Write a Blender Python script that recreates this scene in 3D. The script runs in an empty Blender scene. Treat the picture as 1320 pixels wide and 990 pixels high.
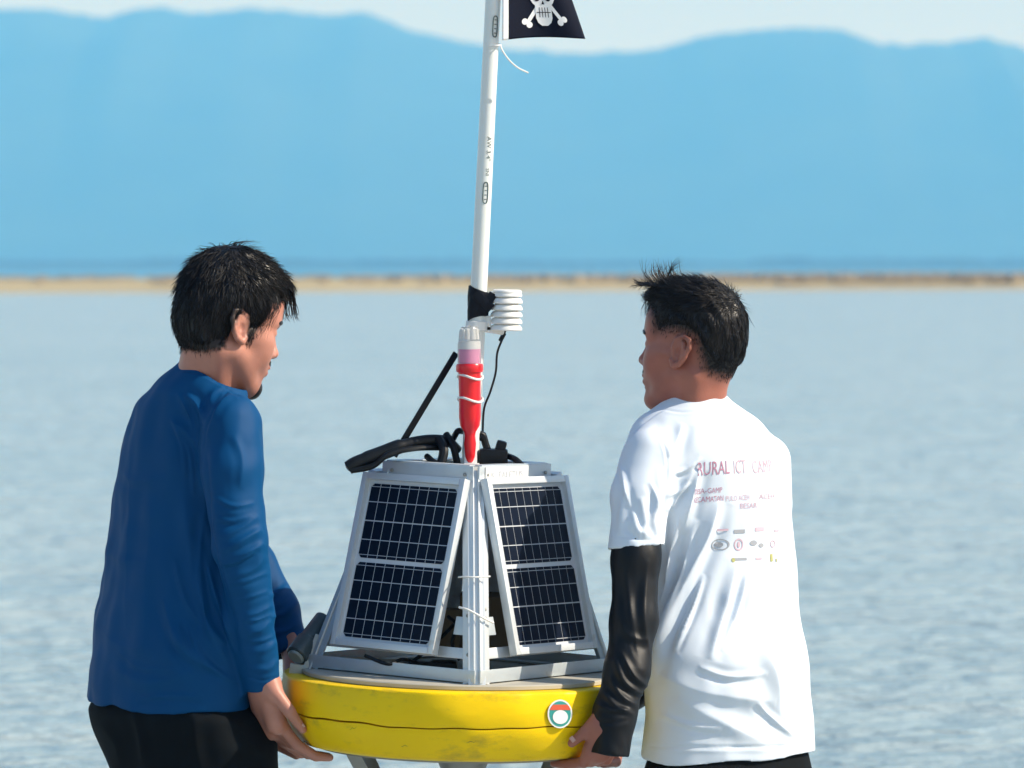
import bpy, bmesh, math, random
import numpy as np
from mathutils import Vector, Matrix
from mathutils.bvhtree import BVHTree

R = math.radians
rng = np.random.default_rng(7)
random.seed(7)
scene = bpy.context.scene
COL = scene.collection

# ------------------------------------------------------------------ camera
FPX, VH, CAMZ, D0 = 5440.0, 340.0, 1.66, 8.0      # focal length in photo pixels, horizon row, eye height, distance
cam_d = bpy.data.cameras.new("camera")
cam = bpy.data.objects.new("camera", cam_d)
COL.objects.link(cam)
cam.location = (0, 0, CAMZ)
cam.rotation_euler = (R(90), 0, 0)
cam_d.sensor_width = 36
cam_d.lens = FPX / 1320 * 36
cam_d.shift_y = -(495 - VH) / 1320
cam_d.clip_start, cam_d.clip_end = 0.1, 60000
cam_d.dof.use_dof = True
cam_d.dof.focus_distance = 7.85
cam_d.dof.aperture_fstop = 6.3
scene.camera = cam

# ------------------------------------------------------------------ sky, sun, exposure
SUN = Vector((0.78, -0.13, 0.62)).normalized()
world = bpy.data.worlds.new("World")
scene.world = world
world.use_nodes = True
wn = world.node_tree.nodes
sky = wn.new("ShaderNodeTexSky")
sky.sky_type = 'NISHITA'
sky.sun_disc = False
sky.sun_elevation = math.asin(SUN.z)
sky.sun_rotation = math.atan2(SUN.x, SUN.y)
sky.air_density, sky.dust_density, sky.ozone_density = 1.0, 1.0, 1.5
world.node_tree.links.new(sky.outputs[0], wn["Background"].inputs[0])
wn["Background"].inputs[1].default_value = 0.125
sun_d = bpy.data.lights.new("sun", 'SUN')
sun_d.energy = 4.7
sun_d.angle = R(0.5)
sun_d.color = (1, 0.95, 0.87)
sun = bpy.data.objects.new("sun", sun_d)
COL.objects.link(sun)
sun.location = (3, 2, 8)
sun.rotation_euler = SUN.to_track_quat('Z', 'Y').to_euler()
scene.view_settings.view_transform = 'Standard'
scene.view_settings.look = 'None'
scene.view_settings.exposure = 0.34
scene.view_settings.gamma = 1
scene.view_settings.use_curve_mapping = False
scene.cycles.use_denoising = True
scene.cycles.max_bounces = 10
scene.cycles.volume_bounces = 1
scene.cycles.sample_clamp_indirect = 8

# ------------------------------------------------------------------ helpers
def P(u, v, dy=0.0):
    """the point that lies dy metres behind the buoy's axis and shows at photo pixel u, v"""
    Y = D0 + dy
    return np.array([(u - 660) * Y / FPX, Y, CAMZ - (v - VH) * Y / FPX])

def proj(V):
    return 660 + V[:, 0] / V[:, 1] * FPX, VH + (CAMZ - V[:, 2]) / V[:, 1] * FPX

def tag(o, label=None, cat=None, group=None, kind=None):
    for k, x in (("label", label), ("category", cat), ("group", group), ("kind", kind)):
        if x:
            o[k] = x
    return o

def mesh_obj(name, verts, faces, mats, parent=None, smooth=True, mat_idx=None, world_space=False):
    me = bpy.data.meshes.new(name)
    me.from_pydata([tuple(map(float, v)) for v in verts], [], [tuple(map(int, f)) for f in faces])
    for m in (mats if isinstance(mats, (list, tuple)) else [mats]):
        me.materials.append(m)
    if mat_idx is not None:
        me.polygons.foreach_set("material_index", np.asarray(mat_idx, dtype=np.int32))
    if smooth:
        me.polygons.foreach_set("use_smooth", np.ones(len(me.polygons), dtype=bool))
    me.update()
    return link(name, me, parent)

def link(name, me, parent=None):
    o = bpy.data.objects.new(name, me)
    COL.objects.link(o)
    if parent is not None:
        o.parent = parent
    return o

def empty(name, loc=(0, 0, 0), rot=(0, 0, 0)):
    o = bpy.data.objects.new(name, None)
    COL.objects.link(o)
    o.location, o.rotation_euler = loc, rot
    return o

class MB:
    """collects simple shapes for one mesh"""
    def __init__(s):
        s.v, s.f, s.m = [], [], []
    def add(s, vs, fs, mi=0):
        n = len(s.v)
        s.v += [tuple(map(float, x)) for x in vs]
        s.f += [tuple(i + n for i in f) for f in fs]
        s.m += [mi] * len(fs)
        return s
    def box(s, c, size, M=None, mi=0, bev=0.0):
        bm = bmesh.new()
        bmesh.ops.create_cube(bm, size=1)
        for v in bm.verts:
            v.co = Vector((v.co.x * size[0], v.co.y * size[1], v.co.z * size[2]))
        if bev:
            bmesh.ops.bevel(bm, geom=bm.edges[:], offset=bev, segments=2, affect='EDGES', profile=0.6)
        bm.verts.index_update()
        M3 = M if M is not None else Matrix.Identity(3)
        vs = [M3 @ v.co + Vector(c) for v in bm.verts]
        fs = [[v.index for v in f.verts] for f in bm.faces]
        bm.free()
        return s.add(vs, fs, mi)
    def beam(s, a, b, w, t, out, mi=0, bev=0.0012):
        """bar from a to b, w wide across, t thick along the direction out"""
        a, b, out = Vector(a), Vector(b), Vector(out)
        z = (b - a).normalized()
        y = (out - z * out.dot(z)).normalized()
        x = y.cross(z)
        M3 = Matrix((x, y, z)).transposed()
        return s.box((a + b) / 2, (w, t, (b - a).length), M3, mi, bev)
    def tube(s, pts, r, n=10, mi=0, cap=True):
        pts = [Vector(p) for p in pts]
        rs = r if isinstance(r, (list, tuple)) else [r] * len(pts)
        vs, fs = [], []
        prev = None
        for i, p in enumerate(pts):
            t = (pts[min(i + 1, len(pts) - 1)] - pts[max(i - 1, 0)]).normalized()
            if prev is None:
                prev = Vector((0, 0, 1)) if abs(t.z) < 0.9 else Vector((1, 0, 0))
            x = (prev - t * prev.dot(t)).normalized()
            prev = x
            y = t.cross(x)
            for k in range(n):
                a = 2 * math.pi * k / n
                vs.append(p + (x * math.cos(a) + y * math.sin(a)) * rs[i])
        for i in range(len(pts) - 1):
            for k in range(n):
                fs.append((i * n + k, i * n + (k + 1) % n, (i + 1) * n + (k + 1) % n, (i + 1) * n + k))
        if cap:
            fs.append(tuple(range(n))[::-1])
            fs.append(tuple(range((len(pts) - 1) * n, len(pts) * n)))
        return s.add(vs, fs, mi)
    def lathe(s, prof, n=48, M=None, c=(0, 0, 0), mi=0, wob=None):
        M3 = M if M is not None else Matrix.Identity(3)
        vs, fs = [], []
        for i, (r, z) in enumerate(prof):
            for k in range(n):
                a = 2 * math.pi * k / n
                rr, zz = wob(i, a, r, z) if wob else (r, z)
                vs.append(M3 @ Vector((rr * math.cos(a), rr * math.sin(a), zz)) + Vector(c))
        for i in range(len(prof) - 1):
            for k in range(n):
                fs.append((i * n + k, i * n + (k + 1) % n, (i + 1) * n + (k + 1) % n, (i + 1) * n + k))
        if prof[0][0] > 1e-6:
            fs.append(tuple(range(n))[::-1])
        if prof[-1][0] > 1e-6:
            fs.append(tuple(range((len(prof) - 1) * n, len(prof) * n)))
        return s.add(vs, fs, mi)
    def build(s, name, mats, parent=None, smooth=True, auto=True):
        o = mesh_obj(name, s.v, s.f, mats, parent, smooth, s.m)
        if smooth and auto:
            try:
                o.data.set_sharp_from_angle(angle=R(35))
            except Exception:
                pass
        return o

def curve_pts(pts, n=24):
    """Catmull-Rom through pts"""
    p = [np.array(x, float) for x in pts]
    p = [2 * p[0] - p[1]] + p + [2 * p[-1] - p[-2]]
    out = []
    seg = len(p) - 3
    for k in range(n + 1):
        t = k / n * seg
        i = min(int(t), seg - 1)
        t -= i
        a, b, c, d = p[i:i + 4]
        out.append(0.5 * ((2 * b) + (c - a) * t + (2 * a - 5 * b + 4 * c - d) * t * t + (3 * b - a - 3 * c + d) * t ** 3))
    return out

# ------------------------------------------------------------------ materials
def mat(name, col, rough=0.5, metal=0.0, var=0.0, vscale=8.0, bump=0.0, bscale=60.0, coat=0.0, sss=0.0,
        sheen=0.0, trans=0.0, ior=1.45, spec=0.5, dirt=None, dirt_scale=6.0, dirt_lo=0.55, dirt_hi=0.7, bdist=0.002,
        aniso=(1, 1, 1), wr=None):
    m = bpy.data.materials.new(name)
    m.use_nodes = True
    nt = m.node_tree
    N, Lk = nt.nodes, nt.links
    b = N["Principled BSDF"]
    b.inputs["Base Color"].default_value = (*col, 1)
    b.inputs["Roughness"].default_value = rough
    b.inputs["Metallic"].default_value = metal
    b.inputs["IOR"].default_value = ior
    b.inputs["Specular IOR Level"].default_value = spec
    b.inputs["Coat Weight"].default_value = coat
    b.inputs["Coat Roughness"].default_value = 0.08
    b.inputs["Transmission Weight"].default_value = trans
    if sss:
        b.inputs["Subsurface Weight"].default_value = sss
        b.inputs["Subsurface Radius"].default_value = (1.0, 0.35, 0.2)
        b.inputs["Subsurface Scale"].default_value = 0.006
    if sheen:
        b.inputs["Sheen Weight"].default_value = sheen
        b.inputs["Sheen Roughness"].default_value = 0.4
    tc = N.new("ShaderNodeTexCoord")
    mp = N.new("ShaderNodeMapping")
    mp.inputs["Scale"].default_value = aniso
    Lk.new(tc.outputs["Object"], mp.inputs[0])
    src = None
    if var:
        n = N.new("ShaderNodeTexNoise")
        n.inputs["Scale"].default_value = vscale
        n.inputs["Detail"].default_value = 5
        Lk.new(mp.outputs[0], n.inputs["Vector"])
        mix = N.new("ShaderNodeMix")
        mix.data_type = 'RGBA'
        mix.inputs[6].default_value = (*[c * (1 - var) for c in col], 1)
        mix.inputs[7].default_value = (*[min(1, c * (1 + var)) for c in col], 1)
        Lk.new(n.outputs["Fac"], mix.inputs[0])
        src = mix.outputs[2]
    if dirt:
        n = N.new("ShaderNodeTexNoise")
        n.inputs["Scale"].default_value = dirt_scale
        n.inputs["Detail"].default_value = 8
        n.inputs["Roughness"].default_value = 0.7
        Lk.new(mp.outputs[0], n.inputs["Vector"])
        mr = N.new("ShaderNodeMapRange")
        mr.inputs[1].default_value, mr.inputs[2].default_value = dirt_lo, dirt_hi
        Lk.new(n.outputs["Fac"], mr.inputs[0])
        mix = N.new("ShaderNodeMix")
        mix.data_type = 'RGBA'
        mix.inputs[6].default_value = (*col, 1)
        mix.inputs[7].default_value = (*dirt, 1)
        if src:
            Lk.new(src, mix.inputs[6])
        Lk.new(mr.outputs[0], mix.inputs[0])
        src = mix.outputs[2]
    if src:
        Lk.new(src, b.inputs["Base Color"])
    if bump:
        n = N.new("ShaderNodeTexNoise")
        n.inputs["Scale"].default_value = bscale
        n.inputs["Detail"].default_value = 4
        Lk.new(mp.outputs[0], n.inputs["Vector"])
        bp = N.new("ShaderNodeBump")
        bp.inputs["Strength"].default_value = bump
        bp.inputs["Distance"].default_value = bdist
        Lk.new(n.outputs["Fac"], bp.inputs["Height"])
        Lk.new(bp.outputs[0], b.inputs["Normal"])
        if wr:
            w = N.new("ShaderNodeTexNoise")
            w.noise_type = 'RIDGED_MULTIFRACTAL'
            w.inputs["Scale"].default_value = wr[0]
            w.inputs["Detail"].default_value = 2.5
            w.inputs["Distortion"].default_value = 0.6
            mp2 = N.new("ShaderNodeMapping")
            mp2.inputs["Scale"].default_value = (1.0, 1.0, 0.45)
            mp2.inputs["Rotation"].default_value = (0, wr[2], 0)
            Lk.new(tc.outputs["Object"], mp2.inputs[0])
            Lk.new(mp2.outputs[0], w.inputs["Vector"])
            b2 = N.new("ShaderNodeBump")
            b2.inputs["Strength"].default_value = 0.8
            b2.inputs["Distance"].default_value = wr[1]
            Lk.new(w.outputs["Fac"], b2.inputs["Height"])
            Lk.new(bp.outputs[0], b2.inputs["Normal"])
            Lk.new(b2.outputs[0], b.inputs["Normal"])
    return m

M = {}
M['alu'] = mat("aluminium", (0.54, 0.60, 0.64), 0.40, 0.4, var=0.08, vscale=30, dirt=(0.33, 0.34, 0.34), dirt_scale=18, dirt_lo=0.6, dirt_hi=0.8, bump=0.08, bscale=200)
M['alu_white'] = mat("white_coated_aluminium", (0.64, 0.68, 0.71), 0.40, 0.3, var=0.05, vscale=25, dirt=(0.42, 0.41, 0.38), dirt_scale=14, dirt_lo=0.62, dirt_hi=0.8)
M['yellow'] = mat("yellow_paint", (0.93, 0.60, 0.002), 0.42, var=0.12, vscale=5, dirt=(0.36, 0.25, 0.03), dirt_scale=11, dirt_lo=0.53, dirt_hi=0.80, aniso=(1, 1, 2.2), bump=0.35, bscale=16, bdist=0.004, spec=0.25)
M['deck'] = mat("weathered_deck", (0.42, 0.40, 0.34), 0.7, var=0.25, vscale=12, bump=0.2, bscale=50)
M['cell'] = mat("solar_cell", (0.004, 0.008, 0.020), 0.35, var=0.35, vscale=16, coat=0.05, spec=0.15)
M['bus'] = mat("silver_line", (0.50, 0.53, 0.57), 0.45, 0.2)
M['back'] = mat("white_backsheet", (0.60, 0.63, 0.67), 0.5)
M['pvc'] = mat("white_pvc", (0.74, 0.78, 0.77), 0.3, var=0.04, vscale=6, coat=0.2, dirt=(0.5, 0.53, 0.5), dirt_scale=7, dirt_lo=0.58, dirt_hi=0.85, aniso=(1, 1, 0.15))
M['white_plastic'] = mat("white_plastic", (0.80, 0.80, 0.78), 0.4, var=0.03)
M['red'] = mat("red_plastic", (0.72, 0.012, 0.022), 0.3, var=0.06, coat=0.3)
M['pink'] = mat("pink_lens", (0.72, 0.18, 0.42), 0.35, var=0.1)
M['clear'] = mat("clear_plastic", (0.93, 0.95, 0.96), 0.12, trans=0.85, ior=1.25)
M['rubber'] = mat("black_rubber", (0.006, 0.008, 0.011), 0.42, var=0.3, bump=0.2, bscale=60, spec=0.3)
M['tape'] = mat("black_tape", (0.004, 0.006, 0.012), 0.5, bump=0.3, bscale=50, spec=0.25)
M['tan'] = mat("tan_card", (0.17, 0.13, 0.08), 0.8, var=0.2)
M['ink'] = mat("grey_ink", (0.10, 0.14, 0.14), 0.6)
M['steel'] = mat("dull_steel", (0.30, 0.30, 0.28), 0.5, 0.5, var=0.2, vscale=20, bump=0.2)
M['flag'] = mat("navy_flag_cloth", (0.004, 0.007, 0.020), 0.8, var=0.2, vscale=20, bump=0.2, bscale=400, spec=0.2)
M['flag_white'] = mat("white_flag_print", (0.8, 0.82, 0.84), 0.8)
M['blue'] = mat("blue_polyester", (0.001, 0.056, 0.170), 0.6, var=0.10, vscale=5, bump=0.12, bscale=900, bdist=0.0006, sheen=0.0, spec=0.14, wr=(13, 0.008, 0.25))
M['white_cloth'] = mat("white_cotton", (0.66, 0.735, 0.83), 0.9, var=0.02, vscale=6, bump=0.12, bscale=700, bdist=0.0006, wr=(12, 0.008, -0.5))
M['black_cloth'] = mat("black_trouser_cloth", (0.004, 0.006, 0.008), 0.85, var=0.2, bump=0.2, bscale=300, bdist=0.001, spec=0.15, wr=(8, 0.004, 0.1))
M['black_lycra'] = mat("black_stretch_cloth", (0.003, 0.005, 0.008), 0.46, var=0.2, bump=0.3, bscale=500, bdist=0.0006, spec=0.28, wr=(22, 0.006, 0.4))
M['hair'] = mat("black_hair", (0.006, 0.006, 0.008), 0.42, var=0.3, vscale=30, spec=0.42)
M['skin_a'] = mat("light_tan_skin", (0.46, 0.205, 0.15), 0.46, var=0.22, vscale=28, bump=0.3, bscale=260, bdist=0.0010, sss=0.12)
M['skin_b'] = mat("brown_skin", (0.34, 0.125, 0.088), 0.44, var=0.22, vscale=28, bump=0.3, bscale=260, bdist=0.0010, sss=0.12)
def skin_attr(m, stubble, lip):
    N, Lk = m.node_tree.nodes, m.node_tree.links
    b = N["Principled BSDF"]
    src = b.inputs["Base Color"].links[0].from_socket
    for attr, col in (("lip", lip), ("stubble", stubble)):
        at = N.new("ShaderNodeAttribute"); at.attribute_name = attr
        mix = N.new("ShaderNodeMix"); mix.data_type = 'RGBA'
        Lk.new(at.outputs["Fac"], mix.inputs[0]); Lk.new(src, mix.inputs[6])
        mix.inputs[7].default_value = (*col, 1)
        src = mix.outputs[2]
    Lk.new(src, b.inputs["Base Color"])
skin_attr(M['skin_a'], (0.035, 0.022, 0.018), (0.36, 0.11, 0.09))
skin_attr(M['skin_b'], (0.018, 0.013, 0.012), (0.20, 0.06, 0.05))
M['eye'] = mat("eye_white", (0.7, 0.66, 0.62), 0.2)
M['nail'] = mat("finger_nail", (0.55, 0.33, 0.28), 0.3)

# ------------------------------------------------------------------ signed-distance modelling
def rc(a, b, ra, rb):
    a, b = np.asarray(a, np.float32), np.asarray(b, np.float32)
    ab = b - a
    L2 = float(ab @ ab) + 1e-12
    def f(p):
        q = p - a
        t = np.clip(q @ ab / L2, 0, 1)
        d = q - t[:, None] * ab
        return np.sqrt((d * d).sum(1)) - (ra + (rb - ra) * t)
    return f

def ell(c, r, rot=None):
    c, r = np.asarray(c, np.float32), np.asarray(r, np.float32)
    Rm = None if rot is None else np.asarray(rot, np.float32)
    def f(p):
        q = p - c
        if Rm is not None:
            q = q @ Rm            # columns of Rm are the ellipsoid's axes
        k0 = np.sqrt(((q / r) ** 2).sum(1)) + 1e-9
        k1 = np.sqrt(((q / (r * r)) ** 2).sum(1)) + 1e-9
        return k0 * (k0 - 1) / k1
    return f

def plane(pt, n):
    n = np.asarray(n, np.float32); n = n / np.linalg.norm(n)
    pt = np.asarray(pt, np.float32)
    return lambda p: (p - pt) @ n

def slices(rows, ang, ratio=0.6, dyc=0.0):
    """tube of elliptic cross-sections; rows = (v, uL, uR[, ratio[, dy]]) give the outline at depth dyc; ang turns the long axis"""
    rows = [tuple(r) + (ratio, dyc)[len(r) - 3:] for r in rows]
    z, cx, cy, w, rr = [], [], [], [], []
    for v, uL, uR, q, dy in rows:
        a, b = P(uL, v, dy), P(uR, v, dy)
        z.append(a[2]); cx.append((a[0] + b[0]) / 2); cy.append(a[1]); w.append((b[0] - a[0]) / 2); rr.append(q)
    o = np.argsort(z)
    z, cx, cy, w, rr = [np.array(t)[o] for t in (z, cx, cy, w, rr)]
    zz = np.linspace(z[0], z[-1], 300)
    ker = np.hanning(25); ker /= ker.sum()
    def sm(t):
        y = np.interp(zz, z, t)
        return np.convolve(np.pad(y, 12, mode='edge'), ker, mode='valid')
    CX, CY, W, RR = sm(cx), sm(cy), sm(w), sm(rr)
    c, s = math.cos(ang), math.sin(ang)
    A = W / np.sqrt(c * c + RR ** 2 * s * s)
    B = A * RR
    def f(p):
        zq = p[:, 2]
        x, y = p[:, 0] - np.interp(zq, zz, CX), p[:, 1] - np.interp(zq, zz, CY)
        a, b = np.interp(zq, zz, A), np.interp(zq, zz, B)
        e, g = x * c + y * s, -x * s + y * c
        k0 = np.sqrt((e / a) ** 2 + (g / b) ** 2) + 1e-9
        k1 = np.sqrt((e / a ** 2) ** 2 + (g / b ** 2) ** 2) + 1e-9
        d = k0 * (k0 - 1) / k1
        return np.maximum(d, np.maximum(zq - zz[-1], zz[0] - zq)).astype(np.float32)
    return f

def poly2(pts, ax=(0, 2), T=None):
    """signed distance to a polygon in a local plane, extruded"""
    pts = np.asarray(pts, np.float32)
    def f(p):
        q = p if T is None else T(p)
        q = q[:, list(ax)]
        d = np.full(len(q), 1e9, np.float32)
        s = np.ones(len(q), np.float32)
        n = len(pts)
        for i in range(n):
            a, b = pts[i], pts[i - 1]
            e, w = b - a, q - a
            t = np.clip((w @ e) / (e @ e), 0, 1)
            dd = w - t[:, None] * e
            d = np.minimum(d, (dd * dd).sum(1))
            c1, c2 = q[:, 1] >= a[1], q[:, 1] < b[1]
            c3 = e[0] * w[:, 1] > e[1] * w[:, 0]
            flip = (c1 & c2 & c3) | (~c1 & ~c2 & ~c3)
            s = np.where(flip, -s, s)
        return s * np.sqrt(d)
    return f

class Field:
    def __init__(s):
        s.ops = []
    def u(s, f, k=0.02):
        s.ops.append(('u', f, k)); return s
    def sub(s, f, k=0.008):
        s.ops.append(('s', f, k)); return s
    def cut(s, f, k=0.0):
        s.ops.append(('i', f, k)); return s
    def ev(s, p, active=None):
        d = None
        for i, (op, f, k) in enumerate(s.ops):
            if active is not None and not active[i]:
                continue
            x = f(p)
            if d is None:
                d = x if op == 'u' else np.full(len(p), 1.0, np.float32)
                if op == 'u':
                    continue
            if op == 'u':
                if k:
                    h = np.maximum(k - np.abs(d - x), 0) / k
                    d = np.minimum(d, x) - h * h * k * 0.25
                else:
                    d = np.minimum(d, x)
            else:
                x = -x if op == 's' else x
                if k:
                    h = np.maximum(k - np.abs(d - x), 0) / k
                    d = np.maximum(d, x) + h * h * k * 0.25
                else:
                    d = np.maximum(d, x)
        return d
    def mesh(s, lo, hi, h=0.003, B=16):
        lo, hi = np.asarray(lo, float), np.asarray(hi, float)
        nb = np.ceil((hi - lo) / (h * B)).astype(int)
        n = nb * B + 1
        D = np.ones(n, np.float32)
        g = np.stack(np.meshgrid(*[np.arange(q) for q in nb], indexing='ij'), -1).reshape(-1, 3)
        ctr = (lo + (g * B + B / 2) * h).astype(np.float32)
        half = h * B * 0.87 * 1.35
        raw = [f(ctr) for _, f, _ in s.ops]
        dc = s.ev(ctr)
        act = np.array([(raw[i] < half + 0.036) if s.ops[i][0] in 'us' else np.ones(len(ctr), bool) for i in range(len(s.ops))])
        first = 0
        off = np.stack(np.meshgrid(*[np.arange(B + 1)] * 3, indexing='ij'), -1).reshape(-1, 3)
        for bi in range(len(g)):
            i, j, k = g[bi] * B
            if abs(dc[bi]) > half + 0.015:
                if dc[bi] < 0:
                    D[i:i + B + 1, j:j + B + 1, k:k + B + 1] = -1
                continue
            a = act[:, bi]
            if not any(a[q] for q in range(len(s.ops)) if s.ops[q][0] == 'u'):
                continue
            p = (lo + (off + g[bi] * B) * h).astype(np.float32)
            D[i:i + B + 1, j:j + B + 1, k:k + B + 1] = s.ev(p, a).reshape(B + 1, B + 1, B + 1)
        return nets(D, lo, h)

def nets(D, lo, h):
    S = D < 0
    sl = lambda A, i, j, k: A[i:A.shape[0] - 1 + i, j:A.shape[1] - 1 + j, k:A.shape[2] - 1 + k]
    cs = [(i, j, k) for i in (0, 1) for j in (0, 1) for k in (0, 1)]
    an, al = sl(S, 0, 0, 0).copy(), sl(S, 0, 0, 0).copy()
    for c in cs[1:]:
        an |= sl(S, *c); al &= sl(S, *c)
    I = np.nonzero(an & ~al)
    n = len(I[0])
    ids = np.full(an.shape, -1, np.int32)
    ids[I] = np.arange(n)
    acc, cnt = np.zeros((n, 3)), np.zeros(n)
    val = {c: D[I[0] + c[0], I[1] + c[1], I[2] + c[2]] for c in cs}
    for c in cs:
        for ax in range(3):
            if c[ax]:
                continue
            e = list(c); e[ax] = 1; e = tuple(e)
            a, b = val[c], val[e]
            x = (a < 0) != (b < 0)
            t = np.where(x, a / np.where(x, a - b, 1), 0)
            q = np.array(c, float) + np.zeros((n, 3))
            q[:, ax] = t
            acc[x] += q[x]; cnt[x] += 1
    V = lo + (np.stack(I, 1) + acc / np.maximum(cnt, 1)[:, None]) * h
    F = []
    for ax in range(3):
        o1, o2 = [(1, 2), (2, 0), (0, 1)][ax]
        a = [slice(None)] * 3; b = [slice(None)] * 3
        a[ax], b[ax] = slice(0, -1), slice(1, None)
        x = S[tuple(a)] != S[tuple(b)]
        E = np.stack(np.nonzero(x), 1)
        ok = (E[:, o1] > 0) & (E[:, o2] > 0) & (E[:, o1] < ids.shape[o1]) & (E[:, o2] < ids.shape[o2])
        E = E[ok]
        def cell(d1, d2):
            q = E.copy(); q[:, o1] -= d1; q[:, o2] -= d2
            return ids[q[:, 0], q[:, 1], q[:, 2]]
        Q = np.stack([cell(1, 1), cell(0, 1), cell(0, 0), cell(1, 0)], 1)
        ins = S[tuple(a)][tuple(E.T)]
        Q[~ins] = Q[~ins][:, ::-1]
        F.append(Q)
    return V, np.concatenate(F)

def normals(V, F):
    n = np.cross(V[F[:, 2]] - V[F[:, 0]], V[F[:, 3]] - V[F[:, 1]])
    N = np.zeros_like(V)
    for k in range(4):
        np.add.at(N, F[:, k], n)
    return N / (np.linalg.norm(N, axis=1)[:, None] + 1e-12)

def relax(V, F, it=2, lam=0.5):
    e = np.concatenate([F[:, [0, 1]], F[:, [1, 2]], F[:, [2, 3]], F[:, [3, 0]]])
    for _ in range(it):
        A, c = np.zeros_like(V), np.zeros(len(V))
        for q in (e, e[:, ::-1]):
            np.add.at(A, q[:, 0], V[q[:, 1]]); np.add.at(c, q[:, 0], 1)
        V = V + lam * (A / np.maximum(c, 1)[:, None] - V)
    return V

def keep_faces(V, F, ok):
    F = F[ok]
    used = np.unique(F)
    mp = np.full(len(V), -1); mp[used] = np.arange(len(used))
    return V[used], mp[F]

def drop_cap(V, F, cuts, h):
    """open the cloth at its hems: faces lying on a cutting surface go"""
    bad = np.zeros(len(F), bool)
    for c in cuts:
        d = c(V.astype(np.float32))
        bad |= (d[F] > -0.7 * h).all(1)
    return keep_faces(V, F, ~bad)

def folds(V, F, strokes, gain=1.0):
    """creases pressed into cloth: strokes = (pixel polyline, half-width px, height mm) on the side that faces the camera"""
    N = normals(V, F)
    U_, W_ = proj(V)
    d = np.zeros(len(V))
    face = np.clip(-N[:, 1] * 3 + 0.3, 0, 1)
    for pts, w, amp in strokes:
        pts = np.array(curve_pts([np.array(q, float) for q in pts], 8 * (len(pts) - 1)))
        lo, hi = pts.min(0) - 5 * w, pts.max(0) + 5 * w
        ix = np.nonzero((U_ > lo[0]) & (U_ < hi[0]) & (W_ > lo[1]) & (W_ < hi[1]) & (face > 0))[0]
        if not len(ix):
            continue
        u, v = U_[ix], W_[ix]
        best = np.full(len(ix), 1e9); sg = np.zeros(len(ix)); tt = np.zeros(len(ix))
        for i in range(len(pts) - 1):
            a, b = pts[i], pts[i + 1]
            e = b - a; L = np.hypot(*e) + 1e-9
            wx, wy = u - a[0], v - a[1]
            t = np.clip((wx * e[0] + wy * e[1]) / L ** 2, 0, 1)
            dx, dy = wx - t * e[0], wy - t * e[1]
            q = np.hypot(dx, dy)
            m = q < best
            best[m] = q[m]; sg[m] = np.sign(e[0] * wy - e[1] * wx)[m]; tt[m] = ((i + t) / (len(pts) - 1))[m]
        s = best * sg
        win = np.clip(np.sin(np.pi * np.clip(tt, 0, 1)), 0, 1) ** 0.6
        ridge = np.exp(-(np.abs(s) / (0.9 * w)) ** 1.35) - 0.55 * np.exp(-((s - 1.7 * w) / (1.1 * w)) ** 2) - 0.3 * np.exp(-((s + 1.7 * w) / (1.1 * w)) ** 2)
        d[ix] += amp * gain * 0.001 * ridge * win
    return V + N * (d * face)[:, None]

def soft_noise(V, scale, seed):
    """smooth random field from a few sine waves"""
    r = np.random.default_rng(seed)
    out = np.zeros(len(V))
    for _ in range(10):
        k = r.normal(size=3) * scale
        out += np.sin(V @ k + r.uniform(0, 6.28))
    return out / 10 ** 0.5

def quad_obj(name, V, F, mats, parent=None):
    me = bpy.data.meshes.new(name)
    me.vertices.add(len(V)); me.vertices.foreach_set("co", V.astype(np.float32).ravel())
    me.loops.add(F.size); me.loops.foreach_set("vertex_index", F.astype(np.int32).ravel())
    me.polygons.add(len(F)); me.polygons.foreach_set("loop_start", np.arange(0, F.size, 4, dtype=np.int32))
    me.update(calc_edges=True); me.validate()
    me.polygons.foreach_set("use_smooth", np.ones(len(me.polygons), dtype=bool))
    me.materials.append(mats)
    return link(name, me, parent)

def solid(o, t):
    md = o.modifiers.new("thickness", 'SOLIDIFY')
    md.thickness = t
    md.offset = -1
    return o

# ================================================================== the setting
def simple_plane(name, x0, x1, y0, y1, z, m):
    return tag(mesh_obj(name, [(x0, y0, z), (x1, y0, z), (x1, y1, z), (x0, y1, z)], [(0, 1, 2, 3)], m, smooth=False), kind="structure")

M['sand'] = mat("wet_sand", (0.36, 0.29, 0.20), 0.8, var=0.2, vscale=3, bump=0.4, bscale=30, bdist=0.01)
# beach: dry by the camera, ankle-deep water where the men stand
WZ = 0.08
ys = [-12000, 2.0, 4.5, 6.5, 9.5, 13.0, 30, 12000]
zs = [0.35, 0.30, 0.06, 0.0, 0.0, -0.25, -1.2, -1.2]
tag(mesh_obj("ground", [(x, y, z) for y, z in zip(ys, zs) for x in (-12000, 12000)],
             [(2 * i, 2 * i + 1, 2 * i + 3, 2 * i + 2) for i in range(len(ys) - 1)], M['sand']), kind="structure")

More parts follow.
